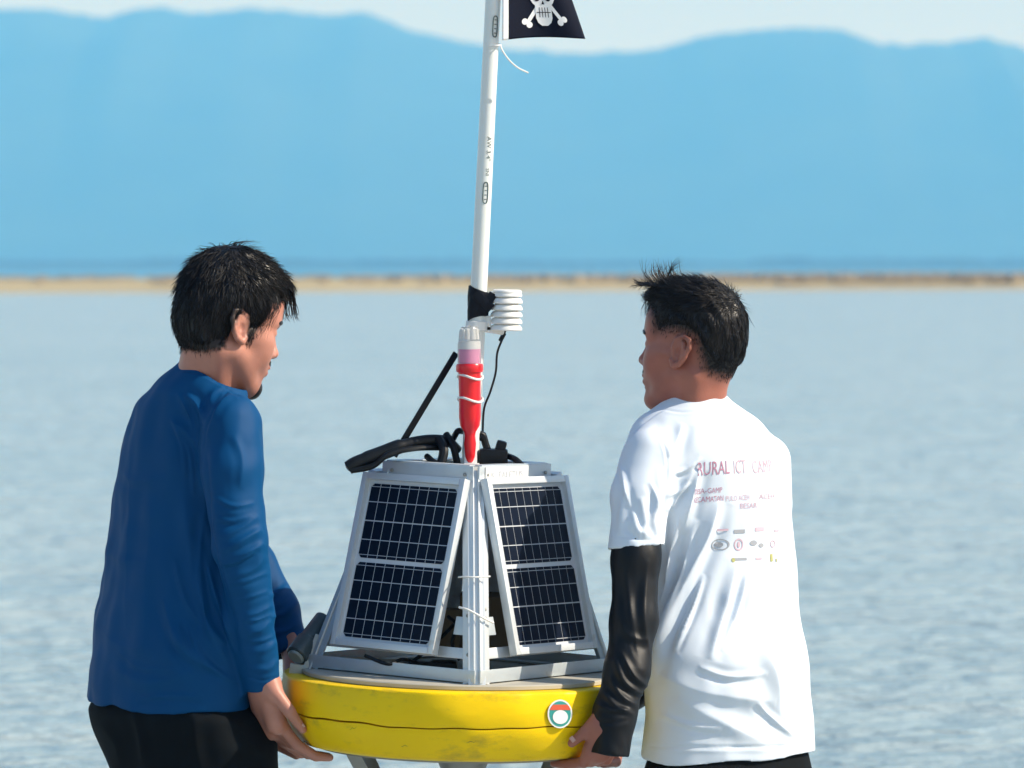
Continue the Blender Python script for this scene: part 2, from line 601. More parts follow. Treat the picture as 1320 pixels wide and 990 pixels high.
# water: real ripples close by, a plain sheet farther out
def water_mat():
    m = bpy.data.materials.new("shallow_water")
    m.use_nodes = True
    N, Lk = m.node_tree.nodes, m.node_tree.links
    b = N["Principled BSDF"]
    b.inputs["Base Color"].default_value = (0.41, 0.44, 0.405, 1)
    b.inputs["Roughness"].default_value = 0.16
    b.inputs["IOR"].default_value = 1.33
    tc = N.new("ShaderNodeTexCoord")
    hs = []
    for sx, sy, sc, w in ((1, 1.5, 5.0, 0.5), (0.6, 1, 1.7, 0.95), (0.4, 0.8, 0.5, 1.3), (0.2, 0.5, 0.1, 2.0)):
        mp = N.new("ShaderNodeMapping")
        mp.inputs["Scale"].default_value = (sx, sy, 1)
        mp.inputs["Rotation"].default_value = (0, 0, 0.12 * w)
        Lk.new(tc.outputs["Object"], mp.inputs[0])
        n = N.new("ShaderNodeTexNoise")
        n.inputs["Scale"].default_value = sc
        n.inputs["Detail"].default_value = 3
        Lk.new(mp.outputs[0], n.inputs["Vector"])
        mu = N.new("ShaderNodeMath"); mu.operation = 'MULTIPLY'; mu.inputs[1].default_value = w
        Lk.new(n.outputs["Fac"], mu.inputs[0])
        hs.append(mu.outputs[0])
    a = hs[0]
    for x in hs[1:]:
        ad = N.new("ShaderNodeMath"); ad.operation = 'ADD'
        Lk.new(a, ad.inputs[0]); Lk.new(x, ad.inputs[1]); a = ad.outputs[0]
    bp = N.new("ShaderNodeBump")
    bp.inputs["Strength"].default_value = 0.68
    bp.inputs["Distance"].default_value = 0.35
    Lk.new(a, bp.inputs["Height"]); Lk.new(bp.outputs[0], b.inputs["Normal"])
    # silt drifting in long streaks
    mp = N.new("ShaderNodeMapping"); mp.inputs["Scale"].default_value = (0.05, 0.16, 1)
    n = N.new("ShaderNodeTexNoise"); n.inputs["Scale"].default_value = 1.6; n.inputs["Detail"].default_value = 6
    mx = N.new("ShaderNodeMix"); mx.data_type = 'RGBA'
    mx.inputs[6].default_value = (0.29, 0.375, 0.395, 1); mx.inputs[7].default_value = (0.43, 0.485, 0.48, 1)
    Lk.new(tc.outputs["Object"], mp.inputs[0]); Lk.new(mp.outputs[0], n.inputs["Vector"])
    Lk.new(n.outputs["Fac"], mx.inputs[0]); Lk.new(mx.outputs[2], b.inputs["Base Color"])
    return m
M['water'] = water_mat()
simple_plane("water", -12000, 12000, 3.2, 11900, WZ, M['water'])
M['lagoon'] = mat("still_lagoon_water", (0.12, 0.21, 0.25), 0.05, ior=1.33, bump=0.05, bscale=0.4, bdist=0.02)
lag = [(-700, 200), (-112, 200), (112, 338), (700, 338), (700, 4400), (-700, 4400)]
tag(mesh_obj("lagoon", [(x, y, WZ + 0.02) for x, y in lag], [(0, 1, 2, 3, 4, 5)], M['lagoon'], smooth=False), kind="structure")

# sandbar across the water, a low dry bank with scrub along its back
def bank(name, y0, length, prof, m, seed, x0=-400):
    nx = 260
    vs, fs = [], []
    r = np.random.default_rng(seed)
    ph = r.uniform(0, 6.28, 6)
    for i in range(nx + 1):
        x = x0 + length * i / nx
        wob = sum(math.sin(x * 0.021 * (k + 1) + ph[k]) / (k + 1) for k in range(6))
        for dy, z in prof:
            vs.append((x, y0 + dy + wob * 2.0 + 0.6 * max(-110, min(110, x)), z * (1 + 0.10 * wob) if z > 0 else z))
    n = len(prof)
    for i in range(nx):
        for k in range(n - 1):
            fs.append((i * n + k, (i + 1) * n + k, (i + 1) * n + k + 1, i * n + k + 1))
    return mesh_obj(name, vs, fs, m)
M['bar'] = mat("dry_sand_bank", (0.38, 0.31, 0.16), 0.9, var=0.25, vscale=0.05, aniso=(1, 1, 6))
tag(bank("sandbar", 243, 800, [(-3, -0.4), (0, 0.06), (5, 0.38), (16, 0.66), (26, 0.74), (40, 0.4), (50, -0.4)], M['bar'], 3), kind="structure")
M['scrub'] = mat("dry_scrub", (0.25, 0.19, 0.11), 0.95, var=0.4, vscale=0.3)
sv, sf = [], []
r_ = np.random.default_rng(11)
for k in range(5200):
    x = r_.uniform(-90, 120)
    dens = 0.35 + 0.65 * (1 / (1 + math.exp(-(x - 4) / 9)))
    if r_.random() > dens:
        continue
    front = r_.random() < dens - 0.3
    y, hgt, w = 243 + 0.6 * max(-110, min(110, x)) + (r_.uniform(6, 20) if front else r_.uniform(19, 28)), r_.uniform(0.12, 0.34) * (0.6 + 0.6 * dens), r_.uniform(0.25, 0.7)
    n = len(sv)
    for a in range(5):
        t = 2 * math.pi * a / 5 + r_.uniform(0, 1)
        sv.append((x + w * math.cos(t), y + w * math.sin(t), 0.60))
    for a in range(5):
        t = 2 * math.pi * a / 5 + r_.uniform(0, 1)
        sv.append((x + 0.6 * w * math.cos(t), y + 0.6 * w * math.sin(t), 0.66 + hgt * r_.uniform(0.6, 1)))
    sv.append((x, y, 0.70 + hgt))
    for a in range(5):
        b = (a + 1) % 5
        sf += [(n + a, n + b, n + 5 + b, n + 5 + a), (n + 5 + a, n + 5 + b, n + 10)]
tag(mesh_obj("scrub", sv, sf, M['scrub'], smooth=False), "low brown dry scrub along the back of the sandbar", "scrub", kind="stuff")

# wooded hills far across the bay
M['hill'] = mat("far_forest", (0.035, 0.060, 0.035), 0.95, var=0.4, vscale=0.01)
HILL_Y = 5200.0
sky_line = [(-260, 40), (-120, 24), (0, 14), (60, 12), (140, 22), (190, 8), (250, 16), (330, 10), (400, 22), (470, 18), (540, 40), (600, 55), (660, 66), (760, 70),
            (840, 62), (900, 46), (1000, 36), (1080, 36), (1130, 54), (1210, 56), (1260, 44), (1330, 66), (1440, 60), (1600, 90)]
nx, ny = 700, 26
hv, hf = [], []
us = np.linspace(-1400, 2700, nx + 1)
top = np.interp(us, [-1400] + [a for a, b in sky_line] + [2700], [120] + [b for a, b in sky_line] + [150])
r_ = np.random.default_rng(5)
jag = np.convolve(r_.normal(size=nx + 21), np.hanning(5) / 2, mode='same')[10:-10] * 3.0 + np.convolve(r_.normal(size=nx + 21), np.hanning(15) / 5, mode='same')[10:-10] * 3.0
for i, u in enumerate(us):
    ht = (VH - top[i]) / FPX * HILL_Y
    for j in range(ny + 1):
        t = j / ny
        y = HILL_Y - 900 + 900 * t
        prof = math.sin(t * math.pi / 2) ** 1.3
        rid = 1 + (0.05 * math.sin(u * 0.009 + t * 9 + 2 * math.sin(u * 0.004)) + 0.03 * math.sin(u * 0.021 - t * 14)) * (1 - t) * t * 2
        hv.append(((u - 660) / FPX * HILL_Y, y, -2 + (ht + 2) * prof * rid - jag[i] / FPX * HILL_Y * t ** 8))
for i in range(nx):
    for j in range(ny):
        a = i * (ny + 1) + j
        hf.append((a, a + ny + 1, a + ny + 2, a + 1))
tag(mesh_obj("hills", hv, hf, M['hill']), kind="structure")

# low wooded shore in front of the hills
r_ = np.random.default_rng(8)
nx = 900
ht_ = np.convolve(r_.normal(size=nx + 41), np.hanning(9) / 3, mode='same')[20:-20]
ht2 = np.convolve(r_.normal(size=nx + 41), np.hanning(41) / 8, mode='same')[20:-20]
sv, sf = [], []
for i in range(nx + 1):
    x = -700 + 1400 * i / nx
    h_ = max(2.0, 4.2 + 0.6 * ht_[i] + 1.2 * ht2[i])
    for dy, z in ((-14, 0.0), (-8, 0.6 * h_), (0, h_), (25, h_ * 0.9), (40, 0.0)):
        sv.append((x, 2700 + dy + 3 * ht2[i], WZ + z))
for i in range(nx):
    for k in range(4):
        sf.append((i * 5 + k, (i + 1) * 5 + k, (i + 1) * 5 + k + 1, i * 5 + k + 1))
tag(mesh_obj("far_shore", sv, sf, M['hill']), kind="structure")

# the air between
vm = bpy.data.materials.new("blue_air")
vm.use_nodes = True
for n in list(vm.node_tree.nodes):
    if n.type == 'BSDF_PRINCIPLED':
        vm.node_tree.nodes.remove(n)
pv = vm.node_tree.nodes.new("ShaderNodeVolumePrincipled")
pv.inputs["Color"].default_value = (0.095, 0.43, 1.0, 1)
pv.inputs["Absorption Color"].default_value = (1, 1, 1, 1)
pv.inputs["Density"].default_value = 4.0e-4
vm.node_tree.links.new(pv.outputs[0], vm.node_tree.nodes["Material Output"].inputs["Volume"])
hz = MB().box((0, 0, 170), (24200, 24200, 350)).build("haze", vm, smooth=False)
tag(hz, kind="stuff")

# ================================================================== the buoy
BX, BZ = (591 - 660) * D0 / FPX, 0.749
ROOT_M = Matrix.Translation((BX, D0, BZ)) @ Matrix.Rotation(R(1.3), 4, 'Y')
buoy = empty("data_buoy", (BX, D0, BZ), (0, R(1.3), 0))
tag(buoy, "yellow round data buoy with solar panels and tall white mast, carried by two men", "buoy")
INV = ROOT_M.inverted()
def Lc(u, v, dy=0.0):
    return INV @ Vector(P(u, v, dy))

RAD, HT, SEAM = 0.337, 0.132, 0.066
def seam_wob(a):
    return 0.0014 * math.sin(5 * a + 1) + 0.0010 * math.sin(11 * a + 0.4) + 0.0008 * math.sin(23 * a)
def ring_wob(flip):
    def w(i, a, r, z):
        rr = r + (0.0016 * math.sin(7 * a + 9 * z) + 0.0010 * math.sin(17 * a + 40 * z)) * (1 if r > 0.302 else 0)
        if flip == 0 and z > SEAM - 0.012:
            return rr, z + seam_wob(a) - max(0, 0.0012 * math.sin(3 * a + 2.4))
        if flip == 1 and z < SEAM + 0.014:
            return rr, z + seam_wob(a)
        return rr, z
    return w
MB().lathe([(0.20, 0.0), (0.283, 0.0005), (0.297, 0.003), (0.306, 0.009), (0.318, 0.026), (0.328, 0.046), (0.3345, SEAM - 0.003), (0.3345, SEAM - 0.001), (0.320, SEAM - 0.0005), (0.2, SEAM - 0.0005)], 144, wob=ring_wob(0)).build("lower_float", M['yellow'], buoy)
MB().lathe([(0.2, SEAM), (0.318, SEAM + 0.001), (0.3355, SEAM + 0.0015), (0.3365, SEAM + 0.003), (0.337, SEAM + 0.03), (0.337, HT - 0.006), (0.3355, HT - 0.002), (0.333, HT - 0.0003), (0.325, HT), (0.2, HT)], 144, wob=ring_wob(1)).build("upper_float", M['yellow'], buoy)
MB().lathe([(0.0, HT + 0.0005), (0.300, HT + 0.0005), (0.302, HT + 0.002), (0.302, HT + 0.008), (0.300, HT + 0.010), (0.0, HT + 0.011)], 64).build("deck_plate", M['deck'], buoy)

M['crack'] = mat("dark_scrape", (0.10, 0.07, 0.015), 0.8)
rs_ = random.Random(3)
for k in range(13):
    a = -math.pi / 2 + rs_.uniform(-1.15, 1.15)
    zc = SEAM + rs_.choice((rs_.uniform(0.004, 0.016), rs_.uniform(-0.05, 0.055)))
    la_, pts = rs_.uniform(0.015, 0.07), []
    for q in range(6):
        aa = a + la_ * (q / 5 - 0.5)
        pts.append((0.3372 * math.cos(aa), 0.3372 * math.sin(aa), zc + 0.002 * rs_.uniform(-1, 1) + 0.004 * q / 5))
    w_ = rs_.uniform(0.0002, 0.0006)
    MB().tube(pts, [w_ * 0.3, w_, w_, w_, w_ * 0.8, w_ * 0.2], 5).build("scrape", M['crack'], buoy)

# frame: a truncated pyramid of aluminium angle, one corner towards the camera
ROT0 = math.atan2(-0.283, 0.034)
ZB, ZT = HT + 0.012, 0.519
HB, HTOP = 0.296, 0.160
def corner(k, top):
    a = ROT0 + k * math.pi / 2
    r = HTOP if top else HB
    off = 0.004 if top else 0.0
    return Vector((r * math.cos(a) + off, r * math.sin(a), ZT if top else ZB))
NAMES = ['front', 'right', 'back', 'left']
def face_axes(k):
    """face between corner k and k+1: origin bottom middle, across, up, outward"""
    b0, b1, t0, t1 = corner(k, 0), corner(k + 1, 0), corner(k, 1), corner(k + 1, 1)
    across = (b1 - b0).normalized()
    up = ((t0 + t1) / 2 - (b0 + b1) / 2).normalized()
    out = across.cross(up).normalized()
    return (b0 + b1) / 2, across, up, out
for k in range(4):
    o, ac, up, out = face_axes(k)
    b0, b1, t0, t1 = corner(k, 0), corner(k + 1, 0), corner(k, 1), corner(k + 1, 1)
    flat = Vector((out.x, out.y, 0)).normalized()
    m = MB()
    z = Vector((0, 0, 1))
    m.beam(b0 + z * 0.0125 + ac * 0.006, b1 + z * 0.0125 - ac * 0.006, 0.024, 0.003, flat)
    m.beam(b0 + z * 0.003 - flat * 0.016 + ac * 0.02, b1 + z * 0.003 - flat * 0.016 - ac * 0.02, 0.003, 0.029, flat)
    m.build("base_bar", M['alu'], buoy)
    m = MB()
    m.beam(t0 + z * 0.000 + flat * 0.003 + ac * 0.004, t1 + flat * 0.003 - ac * 0.004, 0.032, 0.003, flat)
    m.beam(t0 + z * 0.0165 - flat * 0.012 + ac * 0.014, t1 + z * 0.0165 - flat * 0.012 - ac * 0.014, 0.003, 0.028, flat)
    tb = m.build("top_bar", M['alu'], buoy)
    for s in (0.12, 0.9):
        q = t0.lerp(t1, s) + flat * 0.005
        MB().lathe([(0.0035, 0), (0.0035, 0.002), (0.002, 0.003)], 10, Matrix((ac, z, flat)).transposed(), q).build("bolt", M['steel'], tb)
    # flat braces low on each face
    m = MB()
    c0 = o + up * 0.10
    m.beam(b0.lerp(t0, 0.27) + ac * 0.012 - out * 0.004, b0.lerp(t0, 0.27) + ac * 0.055 - out * 0.004, 0.034, 0.003, out)
    m.build("gusset_plate", M['alu'], buoy)
    m = MB()
    m.beam(b1.lerp(t1, 0.27) - ac * 0.012 - out * 0.004, b1.lerp(t1, 0.27) - ac * 0.055 - out * 0.004, 0.034, 0.003, out)
    m.build("gusset_plate", M['alu'], buoy)
    m = MB()
    m.beam(o + up * 0.055 - ac * 0.185 - out * 0.012, o + up * 0.055 + ac * 0.185 - out * 0.012, 0.020, 0.004, out)
    m.build("cross_bar", M['alu_white'], buoy)
for k in range(4):
    o1, ac1, up1, out1 = face_axes(k)
    o0, ac0, up0, out0 = face_axes(k - 1)
    b, t = corner(k, 0), corner(k, 1)
    t = t + (t - b) * 0.03
    gap = 0.006
    m = MB()
    m.beam(b + ac1 * (0.0145 + gap), t + ac1 * (0.0145 + gap * 0.7), 0.026, 0.003, out1)
    m.beam(b - ac0 * (0.0145 + gap), t - ac0 * (0.0145 + gap * 0.7), 0.026, 0.003, out0)
    mid = (out0 + out1).normalized()
    m.beam(b - mid * 0.010, t - mid * 0.010, 0.032, 0.004, mid)
    post = m.build("corner_post", M['alu_white'] if k == 0 else M['alu'], buoy)
    if k == 0:
        for s, q, n_ in ((0.04, ac1, out1), (0.13, -ac0, out0), (0.05, -ac0, out0), (0.30, ac1, out1), (0.34, ac1, out1), (0.31, -ac0, out0)):
            c = b.lerp(t, s) + q * 0.02 + n_ * 0.0015
            x = q.normalized(); y = n_.cross(x)
            MB().lathe([(0.0036, 0), (0.0036, 0.002), (0.002, 0.003)], 10, Matrix((x, y, n_)).transposed(), c).build("bolt", M['steel'], post)

# solar panels
PW, PH, PT = 0.248, 0.332, 0.017
def panel_meshes():
    m = MB()
    fw = 0.0125
    for sx in (-1, 1):
        m.box((sx * (PW / 2 - fw / 2), PT / 2, PH / 2), (fw, PT, PH), bev=0.001)
    for z in (fw / 2, PH - fw / 2):
        m.box((0, PT / 2, z), (PW - 2 * fw - 0.0004, PT, fw), bev=0.001)
    fr = m.build("frame", M['alu_white'])
    bk = MB().box((0, PT * 0.72, PH / 2), (PW - 0.024, 0.003, PH - 0.024)).build("solar_panel", M['back'])
    return fr, bk
CW, CH, GX, GY = 0.0216, 0.0702, 0.0018, 0.0024
def cell_mesh(cx, cz):
    """one cell; cx, cz = -1/0/1 tell which corner is clipped"""
    m = MB()
    w, h, t, c = CW / 2, CH / 2, 0.0006, 0.007
    pts = []
    for sx, sz in ((-1, -1), (1, -1), (1, 1), (-1, 1)):
        if sx == cx and sz == cz:
            q = [(sx * w, sz * (h - c)), (sx * (w - c), sz * h)]
            if sx * sz > 0:
                q = q
            else:
                q = q[::-1]
            pts += q if (sx, sz) in ((1, 1), (-1, -1)) else q
        else:
            pts.append((sx * w, sz * h))
    n = len(pts)
    vs = [(x, 0, z) for x, z in pts] + [(x, -t, z) for x, z in pts]
    fs = [tuple(range(n, 2 * n))] + [(i, (i + 1) % n, n + (i + 1) % n, n + i) for i in range(n)]
    m.add(vs, fs, 0)
    for z in ((-0.0, 0.9),):
        m.box((0, -t - 0.0001, 0.0), (CW + GX, 0.0003, 0.0016), mi=1)
    m.box((0, -t - 0.0001, -h * 0.0 + (h - 0.006) * (1 if cz >= 0 else -1)), (CW + GX, 0.0003, 0.0011), mi=1)
    o = m.build("cell", [M['cell'], M['bus']], smooth=False)
    return o
fr0, bk0 = panel_meshes()
cells = {}
for cx in (-1, 0, 1):
    for cz in (-1, 1):
        cells[(cx, cz)] = cell_mesh(cx, cz)
shift = {3: (0.015, 0.044), 0: (0.015, 0.044), 1: (0, 0.05), 2: (0, 0.05)}
for k in (3, 0, 1, 2):
    o, ac, up, out = face_axes(k)
    sx, sz = shift[k]
    base = o + ac * (sx if k == 0 else -sx) + up * (sz) + out * (PT + 0.006)
    Mx = Matrix((ac, -out, up)).transposed().to_4x4()
    Mx.translation = base
    first = (k == 3)
    p = bk0 if first else link("solar_panel", bk0.data)
    p.parent = buoy
    p.matrix_local = Mx
    f = fr0 if first else link("frame", fr0.data)
    f.parent = p
    if k in (0, 3):
        for half in range(2):
            for row in range(2):
                for col in range(9):
                    cz = 1 if row == 1 else -1
                    cx = -1 if col == 0 else (1 if col == 8 else 0)
                    src = cells[(cx, cz)]
                    c = link("cell", src.data, p)
                    zc = 0.0185 + CH / 2 + row * (CH + GY) + half * (2 * CH + GY + 0.0085)
                    c.location = ((col - 4) * (CW + GX), PT * 0.72 - 0.0017, zc)
for c in cells.values():
    bpy.data.objects.remove(c)

# name plate on the right-hand top bar
o, ac, up, out = face_axes(0)
flat = Vector((out.x, out.y, 0)).normalized()
t0, t1 = corner(0, 1), corner(1, 1)
pl = MB().beam(t0.lerp(t1, 0.09) + flat * 0.006, t0.lerp(t1, 0.66) + flat * 0.006, 0.029, 0.0015, flat).build("name_plate", M['white_plastic'], buoy)
def text_mesh(txt, size):
    cu = bpy.data.curves.new("lettering", 'FONT')
    cu.body = txt
    cu.size = size
    cu.align_x = 'CENTER'
    cu.resolution_u = 2
    ob = bpy.data.objects.new("lettering", cu)
    COL.objects.link(ob)
    dg = bpy.context.evaluated_depsgraph_get()
    me = bpy.data.meshes.new_from_object(ob.evaluated_get(dg))
    bpy.data.objects.remove(ob)
    vs = [np.array(v.co) for v in me.vertices]
    fs = [tuple(p.vertices) for p in me.polygons]
    bpy.data.meshes.remove(me)
    return vs, fs
M['faint'] = mat("faint_print", (0.52, 0.55, 0.6), 0.6)
vs, fs = text_mesh("K. PALETUS", 0.019)
ctr = t0.lerp(t1, 0.375) + flat * 0.0075 - Vector((0, 0, 0.0065))
mesh_obj("lettering", [ctr + ac * v[0] + Vector((0, 0, 1)) * v[1] + flat * 0.0004 for v in vs], fs, M['faint'], pl, smooth=False)

# mast
mast_base, mast_top = Lc(604, 640, 0.0), Lc(641, -110, 0.0)
ax = (mast_top - mast_base).normalized()
m = MB().tube([mast_base, mast_base.lerp(mast_top, 0.5), mast_top], [0.0165, 0.0155, 0.0142], 24)
mast = m.build("mast", M['pvc'], buoy)
def on_mast(v, side=0.0, out=0.016):
    """a point on the mast's camera side at photo row v; side turns it round the pipe"""
    t = (v - 640) / (-110 - 640)
    c = mast_base.lerp(mast_top, t)
    x = Vector((1, 0, 0)); x = (x - ax * x.dot(ax)).normalized()
    f = ax.cross(x)
    if f.y > 0:
        f = -f
    return c + (x * math.sin(side) + f * math.cos(side)) * out, x, f
def pipe_print(txt, v, size, side=0.35):
    vs, fs = text_mesh(txt, size)
    t = (v - 640) / (-750)
    rad = np.interp(t, [0, .5, 1], [0.0165, 0.0155, 0.0142]) + 0.0005
    out = []
    for q in vs:
        c = mast_base.lerp(mast_top, t) - ax * q[0]
        _, x, f = on_mast(v)
        a = side + q[1] / rad - 0.2
        out.append(c + (x * math.sin(a) + f * math.cos(a)) * rad)
    mesh_obj("printed_lettering", out, fs, M['ink'], mast, smooth=False)
pipe_print("AW 3/4\"", 192, 0.013)
pipe_print("SNI", 222, 0.010)
def pipe_badge(v0, v1, side):
    m = MB()
    loop = []
    n = 20
    for k in range(n + 1):
        a = 2 * math.pi * k / n
        loop.append((math.copysign(abs(math.cos(a)) ** 0.6, math.cos(a)), math.copysign(abs(math.sin(a)) ** 0.6, math.sin(a))))
    pts = []
    for cx, cy in loop:
        v = (v0 + v1) / 2 + cy * (v1 - v0) / 2
        pts.append(on_mast(v, side + cx * 0.3, 0.0158)[0])
    m.tube(pts, 0.0011, 6)
    for vv in np.linspace(v0 + 5, v1 - 5, 4):
        m.tube([on_mast(vv, side - 0.12, 0.0155)[0], on_mast(vv, side + 0.15, 0.0155)[0]], 0.0008, 5)
    m.build("printed_badge", M['ink'], mast)
pipe_badge(235, 262, 0.25)
pipe_badge(21, 48, 0.45)

# black tape, sensor shield and its bracket
m = MB()
for v0, v1, r0, sk in ((372, 400, 0.0185, 5), (386, 411, 0.0195, -4), (380, 404, 0.0190, 2)):
    a, b = on_mast(v0, 0, 0)[0], on_mast(v1, 0, 0)[0]
    w = lambda i, an, r, z, sk=sk: (r * (1 + 0.07 * math.sin(3 * an + sk)), z + 0.006 * math.sin(an + sk))
    L_ = (a - b).length
    m.lathe([(r0 - 0.003, 0), (r0, 0.001), (r0 + 0.001, L_ * 0.5), (r0, L_ - 0.001), (r0 - 0.003, L_)], 22,
            Matrix((on_mast(v0)[1], ax.cross(on_mast(v0)[1]), ax)).transposed(), b, wob=w)
m.build("black_tape", M['tape'], mast)
m = MB()
m.beam(Lc(621, 404, -0.018), Lc(636, 378, -0.016), 0.016, 0.004, (0, -1, 0))
m.beam(Lc(612, 378, -0.020), Lc(634, 398, -0.020), 0.018, 0.003, (0, -1, 0))
m.build("tape_end", M['tape'], mast)
sc_ = Lc(653, 400, 0.0)
shield = MB()
for i in range(6):
    z = (2.5 - i) * 0.0128
    rr = 0.0300 if i else 0.0285
    shield.lathe([(0.012, z - 0.0062), (rr - 0.001, z - 0.0066), (rr + 0.0005, z - 0.005), (rr, z - 0.001), (rr - 0.003, z + 0.0035), (rr - 0.0065, z + 0.0048), (0.012, z + 0.0052)], 32, None, sc_)
shield.lathe([(0.0, 0.0395), (0.024, 0.0395), (0.0275, 0.0375), (0.0285, 0.034), (0.012, 0.033)][::-1], 32, None, sc_)
shield.lathe([(0.0225, -0.034), (0.0225, 0.032)], 24, None, sc_)
shield = shield.build("sensor_shield", M['white_plastic'], buoy)
m = MB()
m.beam(Lc(606, 421, 0.0), Lc(650, 428, 0.0), 0.012, 0.016, (0, -1, 0))
m.beam(Lc(628, 407, 0.0), Lc(629, 426, 0.0), 0.013, 0.016, (0, -1, 0))
m.lathe([(0.0195, -0.009), (0.0215, -0.008), (0.0215, 0.008), (0.0195, 0.009)], 24, Matrix((on_mast(420)[1], ax.cross(on_mast(420)[1]), ax)).transposed(), on_mast(420, 0, 0)[0])
m.build("bracket", M['white_plastic'], shield)
m = MB().tube([tuple(q) for q in curve_pts([Lc(651, 427), Lc(648, 436, -0.01), Lc(641, 455, -0.01), Lc(639, 480, -0.01), Lc(632, 505, -0.01), Lc(624, 527, -0.005), Lc(622, 560, 0.02)], 40)], 0.0022, 8)
m.tube([Lc(650, 430), Lc(645, 439, -0.008)], 0.0042, 10)
m.build("cable", M['rubber'], shield)

# red marker lantern strapped to the mast
lt0, lt1 = Lc(606, 598, -0.036), Lc(605, 418, -0.036)
la = (lt1 - lt0).normalized()
lx = (Vector((1, 0, 0)) - la * la.x).normalized()
LM = Matrix((lx, la.cross(lx), la)).transposed()
def lv(v):
    return (598 - v) / 680.0
lantern = MB().lathe([(0.0, lv(597)), (0.006, lv(596)), (0.0095, lv(588)), (0.0115, lv(572)), (0.0098, lv(562)), (0.0112, lv(557)), (0.0185, lv(549)), (0.0208, lv(538)), (0.0205, lv(510)),
                      (0.0212, lv(486)), (0.0212, lv(481)), (0.0245, lv(480)), (0.0258, lv(477)), (0.0258, lv(472)), (0.024, lv(469.5)), (0.0, lv(469.5))], 36, LM, lt0).build("lantern", M['red'], buoy)
MB().lathe([(0.0, lv(469.3)), (0.0165, lv(469.3)), (0.0168, lv(451)), (0.0, lv(451))], 28, LM, lt0).build("lens", M['pink'], lantern)
MB().lathe([(0.0, lv(450.8)), (0.0172, lv(450.8)), (0.017, lv(441)), (0.0, lv(440.5))], 28, LM, lt0).build("lamp_collar", M['white_plastic'], lantern)
MB().lathe([(0.0222, lv(469)), (0.0225, lv(445)), (0.021, lv(441)), (0.0195, lv(428)), (0.015, lv(422)), (0.0, lv(420))], 36, LM, lt0).build("clear_cap", M['clear'], lantern)
for k in range(7):
    a = 2 * math.pi * k / 7
    c = lt0 + LM @ Vector((0.012 * math.cos(a), 0.012 * math.sin(a), lv(431)))
    MB().lathe([(0.0035, -0.011), (0.0035, 0.007), (0.0, 0.009)], 10, LM, c).build("lamp_tube", M['white_plastic'], lantern)
m = MB()
m.beam(Lc(607, 612, -0.045), Lc(606, 553, -0.018), 0.024, 0.006, (0, -1, 0.2))
m.beam(Lc(598, 604, -0.05), Lc(618, 604, -0.05), 0.020, 0.012, (0, -1, 0))
m.build("lantern_mount", M['white_plastic'], lantern)
for v in (486.5, 515.5):
    m = MB()
    ring = []
    for k in range(33):
        a = 2 * math.pi * k / 32
        c0 = lt0 + la * lv(v) + Vector((0.001, 0.018, 0))
        ring.append(c0 + Vector((0.0235 * math.cos(a), 0.0425 * math.sin(a), 0.004 * math.sin(2 * a))))
    m.tube(ring, 0.0024, 8, cap=False)
    m.build("cable_tie", M['white_plastic'], lantern)

# black stay, hose and straps on top
stay = MB().beam(Lc(588, 455, 0.02), Lc(508, 588, -0.03), 0.012, 0.005, (0.3, -1, 0)).build("stay_strap", M['rubber'], buoy)
m = MB().tube([tuple(q) for q in curve_pts([Lc(447, 604, -0.06), Lc(460, 596, -0.06), Lc(490, 585, -0.05), Lc(520, 574, -0.04), Lc(552, 568, -0.02), Lc(578, 570, 0.0), Lc(590, 580, 0.02)], 40)],
             [0.004] + [0.0125] * 9 + [0.0140] * 10 + [0.0115] * 12 + [0.009] * 9, 14)
m.build("hose", M['rubber'], buoy)
m = MB().tube([tuple(q) for q in curve_pts([Lc(452, 607, -0.068), Lc(480, 601, -0.07), Lc(502, 585, -0.068), Lc(535, 578, -0.05), Lc(566, 577, -0.02)], 30)], 0.0055, 10)
m.build("thin_hose", M['rubber'], buoy)
for pts, r in ((((566, 566, -0.02), (572, 580, -0.04), (568, 600, -0.05)), 0.009), (((575, 560, 0), (584, 575, -0.02), (590, 600, -0.02)), 0.007),
               (((584, 566, 0.02), (590, 556, 0.0), (596, 556, 0.02)), 0.006), (((550, 588, -0.03), (560, 596, -0.05), (575, 602, -0.05)), 0.006),
               (((616, 566, 0), (622, 560, 0), (628, 578, 0.0), (640, 600, -0.02)), 0.007), (((655, 588, 0), (664, 592, -0.03), (673, 600, -0.04)), 0.006),
               (((548, 600, -0.02), (580, 604, -0.05), (600, 602, -0.06)), 0.005)):
    MB().tube([tuple(q) for q in curve_pts([Lc(*q) for q in pts], 14)], r, 10).build("strap", M['rubber'], buoy)
m = MB().box(Lc(636, 590, 0.0), (0.055, 0.05, 0.034), bev=0.006)
m.box(Lc(645, 578, 0.0), (0.020, 0.03, 0.030), Matrix.Rotation(0.25, 3, 'Y'), bev=0.005)
m.build("clamp", M['rubber'], buoy)
MB().box(Lc(590, 606, 0.02), (0.17, 0.17, 0.012), Matrix.Rotation(R(45 + 6.8), 3, 'Z'), bev=0.002).build("top_plate", M['deck'], buoy)

# white ties round the front post
m = MB().tube([tuple(q) for q in curve_pts([Lc(591, 744, -0.20), Lc(600, 743.5, -0.225), Lc(612, 744, -0.232), Lc(632, 743, -0.222)], 16)], 0.0016, 6)
m.build("cable_tie", M['white_plastic'], buoy)
m = MB().tube([tuple(q) for q in curve_pts([Lc(592, 783, -0.23), Lc(603, 786, -0.252), Lc(622, 796, -0.252), Lc(636, 803, -0.235)], 16)], 0.0022, 6)
m.build("cable_tie", M['white_plastic'], buoy)
